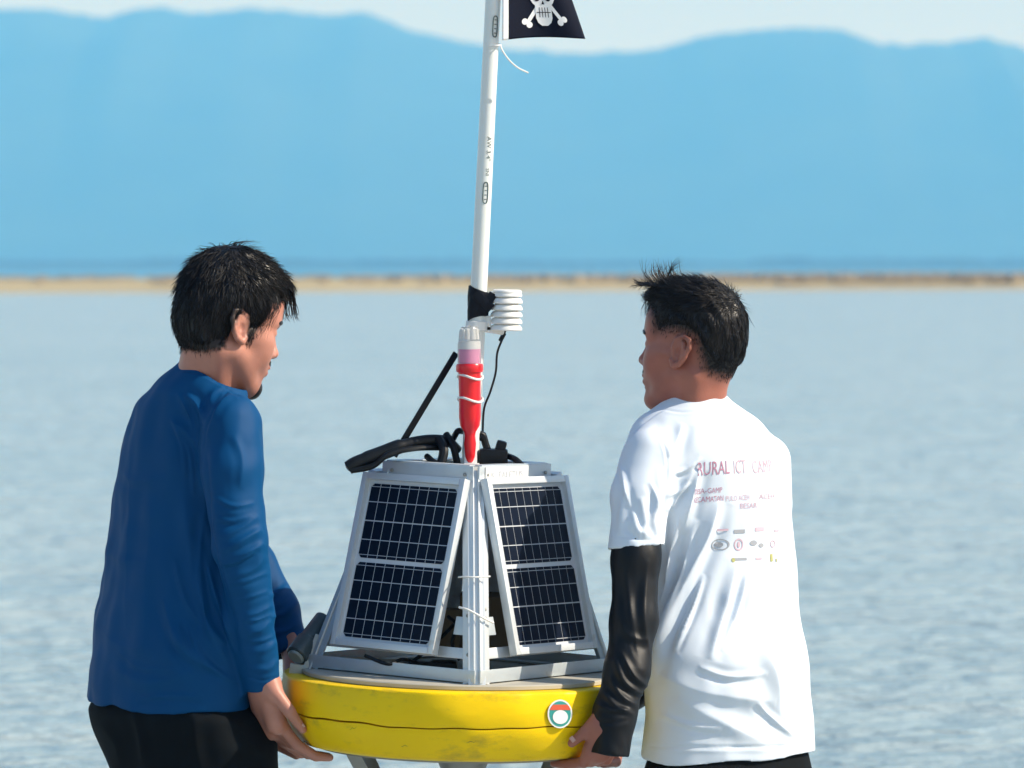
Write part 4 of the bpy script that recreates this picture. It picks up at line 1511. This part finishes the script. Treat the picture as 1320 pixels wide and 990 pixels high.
    lo, hi = box_of([P(95, 450, 0.36), P(400, 925, 0.36), P(95, 925, -0.3)], 0.01)
    h = 0.003
    V, F = S.mesh(lo, hi, h)
    V, F = drop_cap(V, F, [], h)
    bad = np.zeros(len(F), bool)
    Vf = V.astype(np.float32)
    near = lambda c, f: (np.abs(c(Vf))[F] < 0.6 * h).all(1) & (f(Vf)[F] < -0.0015).all(1)
    bad |= near(cut_hem, T) | near(cut_neck, T) | near(cut_r, uni(chain(cR))) | near(cut_l, uni(chain(cL)))
    V, F = keep_faces(V, F, ~bad)
    V = relax(V, F, 2)
    st = [([(262, 545), (268, 620), (277, 700), (299, 800), (318, 870)], 4, -2),
          ([(262, 545), (252, 520), (236, 508)], 5, 4), ([(250, 560), (240, 530), (228, 505)], 4, 3), ([(262, 585), (238, 555), (218, 540)], 6, 3),
          ([(268, 520), (276, 506), (290, 498)], 5, 3), ([(272, 540), (285, 518), (300, 508)], 4, 2.5),
          ([(338, 682), (315, 694), (288, 712)], 6, 5), ([(341, 700), (318, 712), (292, 722)], 4, 4), ([(334, 664), (312, 680), (284, 694)], 5, 3.5), ([(343, 716), (325, 735), (296, 744)], 5, 3),
          ([(350, 800), (336, 812), (318, 816)], 4, 2.5), ([(356, 826), (340, 838), (322, 840)], 4, 2.5), ([(358, 850), (344, 862), (322, 862)], 4, 2.5), ([(352, 780), (334, 790), (312, 796)], 4, 2.5),
          ([(262, 700), (275, 760), (300, 820)], 6, 4), ([(250, 690), (262, 790), (296, 862)], 7, 4.5), ([(210, 770), (228, 820), (262, 852)], 7, 5), ([(228, 790), (240, 840), (285, 868)], 6, 4.5), ([(258, 760), (270, 810), (290, 830)], 5, 4),
          ([(168, 560), (166, 680), (160, 820)], 9, 3.5), ([(196, 640), (190, 740), (184, 860)], 12, 3), ([(140, 860), (190, 880), (250, 866)], 9, 3), ([(235, 620), (244, 700), (250, 770)], 10, 3.5), ([(120, 800), (150, 830), (200, 840)], 10, 2.5),
          ([(262, 660), (258, 730), (266, 800)], 4, 3), ([(175, 902), (215, 897), (262, 899)], 4, 3),
          ([(384, 775), (368, 790), (350, 796)], 4, 3), ([(388, 800), (372, 812), (352, 816)], 4, 3), ([(372, 752), (360, 764), (346, 768)], 4, 3),
          ([(300, 498), (280, 520), (266, 552), (262, 590)], 1.6, -1.4), ([(318, 872), (338, 877), (360, 872)], 1.8, -1.2), ([(226, 476), (258, 482), (292, 500), (312, 516)], 1.6, -1.3),
          ([(236, 560), (246, 590), (250, 640)], 3, 3), ([(222, 540), (236, 575), (240, 615)], 3, 2.5), ([(275, 640), (300, 652), (330, 648)], 3, 2.2), ([(280, 668), (300, 672), (326, 664)], 3, 2.6),
          ([(285, 726), (304, 724), (330, 712)], 2.6, 3), ([(296, 752), (320, 748), (345, 738)], 2.8, 2.5), ([(305, 775), (322, 770), (346, 762)], 2.6, 2.2), ([(312, 800), (332, 800), (352, 792)], 2.4, 2.2),
          ([(318, 828), (338, 826), (356, 818)], 2.4, 2.2), ([(240, 800), (262, 850), (300, 880)], 4, 3), ([(225, 720), (238, 770), (262, 810)], 4, 3), ([(268, 730), (282, 780), (304, 840)], 3, 3.5),
          ([(150, 840), (180, 860), (230, 864)], 4, 2), ([(130, 700), (150, 720), (190, 724)], 6, 1.6), ([(150, 600), (175, 620), (215, 616)], 6, 1.6), ([(300, 560), (312, 590), (310, 630)], 5, 2)]
    V = folds(V, F, st, 1.25)
    N = normals(V, F)
    V = V + N * (0.0022 * soft_noise(V, 26, 3) + 0.0011 * soft_noise(V, 75, 5))[:, None]
    sh = solid(quad_obj("shirt", V, F, M['blue'], me), 0.0015)
    # trousers
    G = Field()
    G.u(slices([(860, 150, 308), (890, 130, 322), (915, 112, 345), (950, 119, 359), (1000, 136, 364), (1060, 145, 362), (1100, 150, 360)], ANG, 0.66, -0.01), 0)
    for hip, kn, an in (((285, 1050, -0.08), (304, 1205, -0.10), (286, 1420, -0.08)), ((200, 1050, 0.07), (208, 1205, 0.06), (184, 1420, 0.06))):
        G.u(uni(chain([hip + (0.098,), kn + (0.080,), an + (0.066,)]), 0.02), 0.03)
    G.cut(plane(P(230, 1400, 0), (0, 0, -1)), 0)
    lo, hi = box_of([P(95, 850, 0.3), P(390, 1420, 0.3), P(95, 1420, -0.3)], 0.01)
    V, F = G.mesh(lo, hi, 0.005)
    V = relax(V, F, 1)
    V = folds(V, F, [([(170, 915), (182, 950), (190, 990)], 7, 5), ([(250, 915), (252, 960), (262, 1000)], 8, 5), ([(300, 925), (320, 955), (345, 975)], 7, 4), ([(130, 930), (150, 960), (158, 1000)], 7, 4)])
    N = normals(V, F)
    V = V + N * (0.003 * soft_noise(V, 22, 9))[:, None]
    quad_obj("trousers", V, F, M['black_cloth'], me)
    return me
man_left()

# ------------------------------------------------------------------ man on the right, white T-shirt
def man_right():
    ANG = math.atan2(0.62, 0.78)
    H = Head(893, 451, 0.0, -0.885, 0.465, R(-2), R(0), 0.965)
    B = Field()
    head_field(B, H)
    headonly = Field(); headonly.ops = list(B.ops)
    base = P(900, 530, 0.0)
    B.u(rc(H(-0.022, 0, -0.045), base, 0.050, 0.051), 0.03)
    for s in (-1, 1):
        B.u(rc(H(-0.03, 0.046 * s, -0.055), base + np.array([-0.02, -0.03 * s, -0.02]), 0.016, 0.018), 0.03)
    LS, LE, LW = (832, 612, -0.115), (818, 800, -0.20), (786, 940, -0.262)
    RS, RE, RW = (980, 606, 0.09), (955, 790, 0.26), (806, 898, 0.26)
    B.u(rc(P(*RS), P(*LS), 0.036, 0.036), 0.03)
    B.u(rc(P(920, 630, 0.0), P(935, 900, 0.0), 0.070, 0.070), 0.03)
    for S_, E_, W_ in ((LS, LE, LW), (RS, RE, RW)):
        B.u(rc(P(*S_), P(*E_), 0.038, 0.034), 0.02)
        B.u(rc(P(*E_), P(*W_), 0.033, 0.0245), 0.015)
    for hip, kn, an, toe in (((885, 1020, -0.06), (880, 1230, -0.07), (905, 1420, -0.05), (850, 1452, 0.02)), ((985, 1020, 0.06), (985, 1230, 0.05), (1010, 1420, 0.05), (960, 1452, 0.12))):
        B.u(rc(P(935, 900, 0.0), P(*hip), 0.065, 0.06), 0.02)
        B.u(rc(P(*hip), P(*kn), 0.062, 0.050), 0.02)
        B.u(rc(P(*kn), P(*an), 0.05, 0.036), 0.02)
        B.u(rc(P(an[0] + 12, an[1] + 22, an[2]), P(*toe), 0.034, 0.018), 0.03)
    # left hand: thumb on the float's wall, fingers under its rim
    B.u(rc(P(785, 945, -0.262), P(772, 968, -0.240), 0.024, 0.023), 0.02)
    B.u(rc(P(776, 940, -0.270), P(764, 962, -0.262), 0.019, 0.014), 0.02)
    B.u(rc(P(771, 926, -0.268), P(754, 944, -0.266), 0.0135, 0.0110), 0.010)
    B.u(rc(P(754, 944, -0.266), P(737, 958, -0.266), 0.0108, 0.0080), 0.004)
    for i in range(4):
        q = np.array([0.72, 0.69, 0.0]) * (i - 1.2) * 0.0190
        ln = (0.92, 1.0, 0.96, 0.78)[i]
        k0 = P(771, 968, -0.245) + q
        k1 = P(764, 981, -0.225) + q
        k2 = P(764 - 24 * ln, 984, -0.190) + q
        k3 = P(764 - 42 * ln, 983, -0.165) + q
        B.u(rc(k0, k1, 0.0125, 0.0108), 0.010)
        B.u(rc(k1, k2, 0.0104, 0.0092), 0.003)
        B.u(rc(k2, k3, 0.0090, 0.0075), 0.003)
    # right hand, behind, fingers hooked under the far rim
    B.u(rc(P(806, 898, 0.26), P(794, 945, 0.235), 0.022, 0.024), 0.015)
    for i in range(4):
        q = np.array([0.5, -0.86, 0.0]) * (i - 1.5) * 0.0190
        k0, k1, k2 = P(790, 950, 0.235) + q, P(784, 980, 0.20) + q, P(768, 983, 0.16) + q
        B.u(rc(k0, k1, 0.012, 0.0105), 0.010)
        B.u(rc(k1, k2, 0.0102, 0.008), 0.003)
    B.u(rc(P(802, 915, 0.25), P(780, 925, 0.265), 0.012, 0.009), 0.010)
    lo, hi = box_of([P(715, 345, 0.3), P(1050, 1475, 0.3), P(715, 1400, -0.33)], 0.03)
    V, F = B.mesh(lo, hi, 0.003)
    bodyF = F
    me = quad_obj("person", V, F, M['skin_b'])
    tag(me, "man in white T-shirt and black arm sleeves lifting the buoy's right side", "person", "men carrying the buoy")
    bodyV = V
    for s in (-1, 1):
        eye(H, s, me)
        shell(headonly, H, (0.082, 0.034 * s, 0.0325), (0.026, 0.021, 0.0055), 0.0024, "eyebrow", me, M['hair'], rotm('X', -8 * s))
    shell(headonly, H, (0.094, 0, -0.0455), (0.022, 0.034, 0.0065), 0.0018, "moustache", me, M['hair'])
    shell(headonly, H, (0.092, 0, -0.079), (0.012, 0.009, 0.006), 0.0030, "lip_beard", me, M['hair'])
    nail(P(738, 953, -0.275), P(737, 958, -0.266) - P(754, 944, -0.266), (0.15, -1, 0.35), me)

    # hair
    C = Field()
    C.u(H.ell((-0.010, 0, 0.047), (0.099, 0.0795, 0.091)), 0)
    C.u(H.ell((-0.046, 0, 0.004), (0.0515, 0.0615, 0.060)), 0.03)
    C.u(H.ell((0.045, 0, 0.104), (0.050, 0.050, 0.026)), 0.03)
    hl = [(-0.2, 0.3), (-0.2, -0.050), (-0.080, -0.050), (-0.055, -0.036), (-0.046, 0.0), (-0.038, 0.030), (0.002, 0.041), (0.030, 0.037), (0.052, 0.034), (0.060, 0.056),
          (0.074, 0.078), (0.15, 0.088), (0.2, 0.3)]
    paint(me, bodyV, H, hl, 0.018, [((0.092, 0, -0.080), (0.014, 0.012, 0.009), 0.9), ((0.1, 0, -0.045), (0.02, 0.034, 0.009), 0.8)])
    hl2 = [(-0.2, 0.3), (-0.2, -0.030), (-0.085, -0.040), (-0.064, -0.020), (-0.052, 0.012), (-0.036, 0.038), (0.006, 0.050), (0.036, 0.048), (0.056, 0.050), (0.066, 0.066), (0.076, 0.080), (0.15, 0.088), (0.2, 0.3)]
    C.cut(poly2(hl2, (0, 2), H.local), 0.020)
    def flow(q):
        crown = np.array([-0.05, 0.0, 0.135])
        d = (q - crown); d /= np.linalg.norm(d) + 1e-6
        if q[2] > 0.075:
            d = d * 0.6 + np.array([1.0, 0.1, 0.0])
        else:
            d = d + np.array([0.1, 0, -0.9])
        return d
    ex = []
    r = np.random.default_rng(9)
    for k in range(190):      # long top swept forward, standing up over the brow
        y = r.uniform(-0.045, 0.05)
        l = r.uniform(0.5, 1.0)
        x0 = r.uniform(0.02, 0.075)
        g = r.normal(size=3) * 0.006
        if k % 3 == 0:
            pts = [(x0, y, 0.120), (x0 + 0.014, y + g[0], 0.130 + 0.006 * l), (x0 + 0.026, y + g[0], 0.140 + 0.012 * l), (x0 + 0.032 * l + g[1], y + g[0], 0.146 + 0.030 * l + g[2])]
        else:
            pts = [(x0, y, 0.120), (0.080, y + g[0], 0.122 + 0.006 * l), (0.100 + g[1], y + g[0], 0.112 + 0.018 * l), (0.112 + g[1] * 1.4, y + g[0], 0.098 + 0.036 * l + g[2] * 1.5)]
        ex.append(lock(H, pts, 7, r.uniform(0.0007, 0.0014)))
    for k in range(14):       # one tuft blown back
        g = r.normal(size=3) * 0.004
        ex.append(lock(H, [(0.055, 0.01 + g[0], 0.126), (0.052, 0.01 + g[0], 0.150), (0.036 + g[1], 0.01 + g[0], 0.166 + g[2]), (0.018 + 2 * g[1], 0.01 + g[0], 0.174 + g[2] * 2)], 7, 0.0008))
    for k in range(60):       # fringe down at the far temple
        y = r.uniform(-0.05, 0.02)
        g = r.normal(size=2) * 0.005
        ex.append(lock(H, [(0.075, y, 0.108), (0.098, y, 0.094), (0.102 + g[0], y, 0.076), (0.100 + g[0], y, 0.058 + g[1])], 6, r.uniform(0.0006, 0.0011)))
    ex += crop_strands(bodyV, bodyF, H, hl, -0.032, 0.010, 4200, 0.008, 42)
    lo, hi = box_of([H(0.12, 0.1, 0.17), H(-0.13, -0.1, -0.08), H(0.12, -0.1, -0.08), H(-0.13, 0.1, 0.17), H(-0.13, -0.1, 0.17), H(0.12, 0.1, -0.08)], 0.01)
    hair_object("hair", me, H, C, lo, hi, flow, 5600, lambda q: 0.042 if q[2] > 0.075 else 0.017, lambda q: 0.013 if q[2] > 0.09 else 0.0018, ex, 21, 0.0009)

    # T-shirt
    rows = [(500, 872, 932, 0.9, 0.0), (516, 862, 938, 0.88, 0.0), (528, 838, 962, 0.75, 0.0), (545, 816, 985, 0.66, 0.0), (570, 806, 1004, 0.60, 0.0), (600, 812, 1016, 0.58, 0.0), (650, 828, 1023, 0.60, 0.008),
            (700, 838, 1025, 0.62, 0.014), (780, 838, 1032, 0.62, 0.002), (845, 833, 1043, 0.64, -0.016), (870, 832, 1045, 0.64, -0.012), (920, 830, 1050, 0.62, 0.008), (1000, 824, 1057, 0.60, 0.030)]
    T = slices(rows, ANG)
    cL = [(840, 588, -0.105, 0.054), (826, 640, -0.135, 0.0545), (819, 725, -0.165, 0.0535)]
    cR = [(985, 592, 0.08, 0.052), (985, 650, 0.12, 0.052), (972, 725, 0.17, 0.052)]
    cut_hem = lambda p: ((CAMZ - (974 - VH) * D0 / FPX) - p[:, 2] + 0.003 * np.sin(p[:, 0] * 34) + 0.003 * np.sin(p[:, 1] * 30 + 1)).astype(np.float32)
    cut_neck = plane(P(937, 511, 0.0), (-0.10, 0.28, 1))
    cut_l = plane(P(819, 706, -0.16), np.array([0.08, -0.1, -1.0]))
    cut_r = plane(P(975, 712, 0.16), np.array([0, 0.2, -1.0]))
    S = Field()
    S.u(inter(T, cut_hem, cut_neck), 0)
    S.u(inter(uni(chain(cL), 0.015), cut_l), 0.016)
    S.u(inter(uni(chain(cR), 0.015), cut_r), 0.016)
    lo, hi = box_of([P(770, 495, 0.3), P(1065, 990, 0.3), P(770, 990, -0.28)], 0.01)
    h = 0.003
    V, F = S.mesh(lo, hi, h)
    Vf = V.astype(np.float32)
    near = lambda c, f: (np.abs(c(Vf))[F] < 0.6 * h).all(1) & (f(Vf)[F] < -0.0015).all(1)
    bad = near(cut_hem, T) | near(cut_neck, T) | near(cut_l, uni(chain(cL))) | near(cut_r, uni(chain(cR)))
    V, F = keep_faces(V, F, ~bad)
    V = relax(V, F, 2)
    st = [([(858, 600), (860, 650), (856, 712)], 5, -4), ([(862, 590), (872, 570), (880, 545)], 6, 3.5), ([(880, 690), (890, 650), (902, 605)], 6, 6),
          ([(846, 840), (880, 760), (912, 690), (928, 645)], 8, 8), ([(838, 880), (858, 800), (880, 730), (898, 670)], 7, 6), ([(915, 850), (935, 780), (950, 725)], 7, 6), ([(930, 840), (948, 790), (962, 740)], 5, 4),
          ([(856, 750), (868, 700), (880, 650)], 6, 5), ([(850, 870), (900, 890), (960, 900), (1000, 905)], 12, 4), ([(870, 900), (930, 930), (990, 960)], 12, 4), ([(980, 830), (1000, 870), (1006, 930)], 9, 4), ([(1020, 760), (1000, 800), (960, 830)], 9, 3),
          ([(806, 620), (802, 660), (800, 690)], 5, 3), ([(826, 640), (832, 670), (830, 695)], 5, 3), ([(812, 668), (822, 684), (842, 690)], 5, 3), ([(850, 640), (842, 665), (846, 690)], 5, 3),
          ([(830, 962), (930, 964), (1048, 961)], 2.5, -1.2), ([(860, 640), (880, 628), (895, 605)], 5, 4),
          ([(846, 548), (858, 580), (861, 620), (857, 690)], 1.6, -1.4), ([(862, 524), (830, 545), (806, 566)], 1.6, -1.0), ([(790, 690), (820, 695), (852, 697)], 1.6, -0.7), ([(852, 528), (880, 531), (915, 529), (950, 522)], 1.6, -1.2),
          ([(866, 610), (884, 606), (905, 590)], 3, 3), ([(862, 660), (874, 640), (890, 622)], 3, 3.5), ([(868, 840), (890, 790), (908, 740)], 3.5, 4), ([(842, 800), (856, 760), (866, 715)], 3.5, 4),
          ([(946, 800), (956, 770), (964, 735)], 3, 3), ([(900, 860), (940, 872), (990, 868)], 4, 3), ([(850, 920), (890, 935), (930, 940)], 4, 3), ([(1000, 700), (1010, 760), (1012, 820)], 5, 3),
          ([(800, 600), (806, 630), (812, 655)], 3, 2.5), ([(815, 660), (822, 680), (824, 696)], 2.5, 2.5), ([(838, 620), (846, 645), (842, 670)], 3, 2.5), ([(975, 905), (1000, 930), (1025, 950)], 4, 3)]
    V = folds(V, F, st, 1.7)
    N = normals(V, F)
    V = V + N * (0.0020 * soft_noise(V, 24, 13) + 0.0006 * soft_noise(V, 70, 15))[:, None]
    sh = solid(quad_obj("t_shirt", V, F, M['white_cloth'], me), 0.0015)

    # print on the back, laid on the cloth
    bvh = BVHTree.FromPolygons([tuple(v) for v in V], [tuple(f) for f in F])
    nrm = Vector((math.sin(ANG), -math.cos(ANG), 0))      # outward from the back
    acr = Vector((math.cos(ANG), math.sin(ANG), 0))
    def lay(vs, fs, u, v, name, m, slant=0.0):
        ray = Vector(P(u, v, 0)) - Vector((0, 0, CAMZ))
        c = bvh.ray_cast(Vector((0, 0, CAMZ)), ray.normalized())[0]
        if c is None:
            return
        out = []
        for q in vs:
            p = c + acr * float(q[0]) + Vector((0, 0, 1)) * float(q[1] + slant * q[0])
            hit = bvh.ray_cast(p + nrm * 0.3, -nrm)
            if hit[0] is None:
                return
            out.append(hit[0] + hit[1] * 0.0009)
        mesh_obj(name, out, fs, m, sh, smooth=False)
    def split_lay(txt, u0, u1, v, size, m, slant=0.0):
        vs, fs = text_mesh(txt, size)
        A = np.array(vs)
        w = (0.88 if size > 0.02 else 0.80) * (u1 - u0) / 680 / math.cos(ANG)
        A[:, 0] = (A[:, 0] - A[:, 0].mean()) * w / np.ptp(A[:, 0])
        lay(list(A), fs, (u0 + u1) / 2, v, "printed_lettering", m, slant)
    ink1 = mat("pale_maroon_print", (0.48, 0.24, 0.34), 0.8, var=0.3, vscale=30)  # ink colour lightened to stand in for strong sun washing it out
    ink2 = mat("overexposed_pink_print", (0.62, 0.45, 0.53), 0.8, var=0.3, vscale=30)  # paler copy for the right-hand letters: overexposure put into the colour
    ink3 = mat("grey_print", (0.34, 0.36, 0.40), 0.8)
    ink4 = mat("olive_print", (0.42, 0.42, 0.16), 0.8)
    split_lay("RURAL", 896, 936, 612, 0.036, ink1, 0.04)
    split_lay("ICT", 945, 962, 610, 0.036, ink2, 0.04)
    split_lay("CAMP", 968, 1001, 609, 0.034, ink2, 0.04)
    split_lay("DESA-GAMP", 893, 930, 636, 0.0145, ink1, 0.05)
    split_lay("KECAMATAN", 892, 930, 647, 0.0150, ink1, 0.05)
    split_lay("PULO ACEH", 934, 968, 645, 0.0140, ink2, 0.03)
    split_lay("BESAR", 951, 978, 655, 0.0140, ink2, 0.0)
    split_lay("ACEH", 974, 1004, 643, 0.0140, ink2, 0.0)
    def disc(rx, ry, n=20, hole=0.0):
        vs, fs = [], []
        for q in (1.0, hole):
            vs += [np.array([rx * q * math.cos(2 * math.pi * k / n), ry * q * math.sin(2 * math.pi * k / n), 0]) for k in range(n)]
        fs = [(k, (k + 1) % n, n + (k + 1) % n, n + k) for k in range(n)]
        return vs, fs
    def bar(w, hh):
        return [np.array(q) for q in ((-w, -hh, 0), (w, -hh, 0), (w, hh, 0), (-w, hh, 0))], [(0, 1, 2, 3)]
    for shape, u, v, ink in ((disc(0.016, 0.0105, hole=0.8), 928, 702, ink3), (disc(0.007, 0.005), 926, 702, ink3), (disc(0.010, 0.0115, hole=0.75), 952, 702, ink2), (disc(0.003, 0.006), 952, 702, ink2),
                             (disc(0.009, 0.005), 971, 700, ink3), (disc(0.006, 0.004), 981, 703, ink3), (disc(0.007, 0.007, hole=0.7), 996, 701, ink2),
                             (bar(0.016, 0.0026), 953, 721, ink3), (disc(0.004, 0.004), 945, 722, ink4), (bar(0.0035, 0.007), 994, 719, ink4), (bar(0.009, 0.0030), 1005, 722, ink4), (bar(0.007, 0.0020), 978, 720, ink2),
                             (bar(0.012, 0.0034), 953, 685, ink3), (bar(0.012, 0.0036), 979, 682, ink2), (bar(0.011, 0.0020), 930, 683, ink2), (bar(0.007, 0.0024), 1001, 684, ink2)):
        lay(*shape, u, v, "printed_logo", ink)

    # arm sleeves
    def arm_sleeve(pts, cuffc, cdir, strokes):
        A = Field()
        A.u(inter(uni(chain(pts), 0.02), plane(cuffc, cdir)), 0)
        lo, hi = box_of([P(*q[:3]) for q in pts], 0.06)
        V, F = A.mesh(lo, hi, 0.0028)
        V = relax(V, F, 1)
        V = folds(V, F, strokes)
        N = normals(V, F)
        V = V + N * (0.0012 * soft_noise(V, 45, 33))[:, None]
        quad_obj("arm_sleeve", V, F, M['black_lycra'], me)
    arm_sleeve([(824, 650, -0.14, 0.044), (819, 720, -0.17, 0.0435), (817, 800, -0.20, 0.0425), (808, 865, -0.235, 0.039), (792, 920, -0.258, 0.0365), (783, 990, -0.268, 0.0370)], P(783, 973, -0.268), P(783, 990, -0.268) - P(790, 920, -0.258),
               [([(792, 850), (806, 880), (836, 900)], 4, 4), ([(800, 838), (818, 872), (842, 890)], 4, 4), ([(786, 872), (800, 896), (824, 912)], 4, 3.5), ([(776, 890), (792, 908), (818, 922)], 3.5, 3.5), ([(765, 906), (790, 916), (815, 914)], 3.5, 3),
                ([(806, 730), (812, 780), (822, 840)], 5, 3.5), ([(836, 720), (830, 790), (840, 860)], 5, 3.5), ([(800, 800), (812, 820), (838, 826)], 5, 3), ([(756, 928), (785, 932), (812, 928)], 3, -2)])
    arm_sleeve([(980, 660, 0.14, 0.043), (955, 790, 0.26, 0.041), (885, 846, 0.26, 0.037), (800, 903, 0.26, 0.033)], P(810, 897, 0.26), P(800, 903, 0.26) - P(885, 846, 0.26), [])
    G = Field()
    G.u(slices([(945, 846, 1030), (970, 834, 1042), (1000, 824, 1050), (1060, 826, 1046), (1120, 830, 1045)], ANG, 0.58, 0.016), 0)
    for hip, kn, an in (((885, 1070, -0.06), (880, 1230, -0.07), (908, 1420, -0.05)), ((985, 1070, 0.06), (985, 1230, 0.05), (1012, 1420, 0.05))):
        G.u(uni(chain([hip + (0.098,), kn + (0.080,), an + (0.066,)]), 0.02), 0.03)
    G.cut(plane(P(930, 1400, 0), (0, 0, -1)), 0)
    lo, hi = box_of([P(800, 930, 0.3), P(1070, 1420, 0.3), P(800, 1420, -0.3)], 0.01)
    V, F = G.mesh(lo, hi, 0.005)
    V = relax(V, F, 1)
    N = normals(V, F)
    V = V + N * (0.003 * soft_noise(V, 22, 19))[:, None]
    quad_obj("trousers", V, F, M['black_cloth'], me)
man_right()
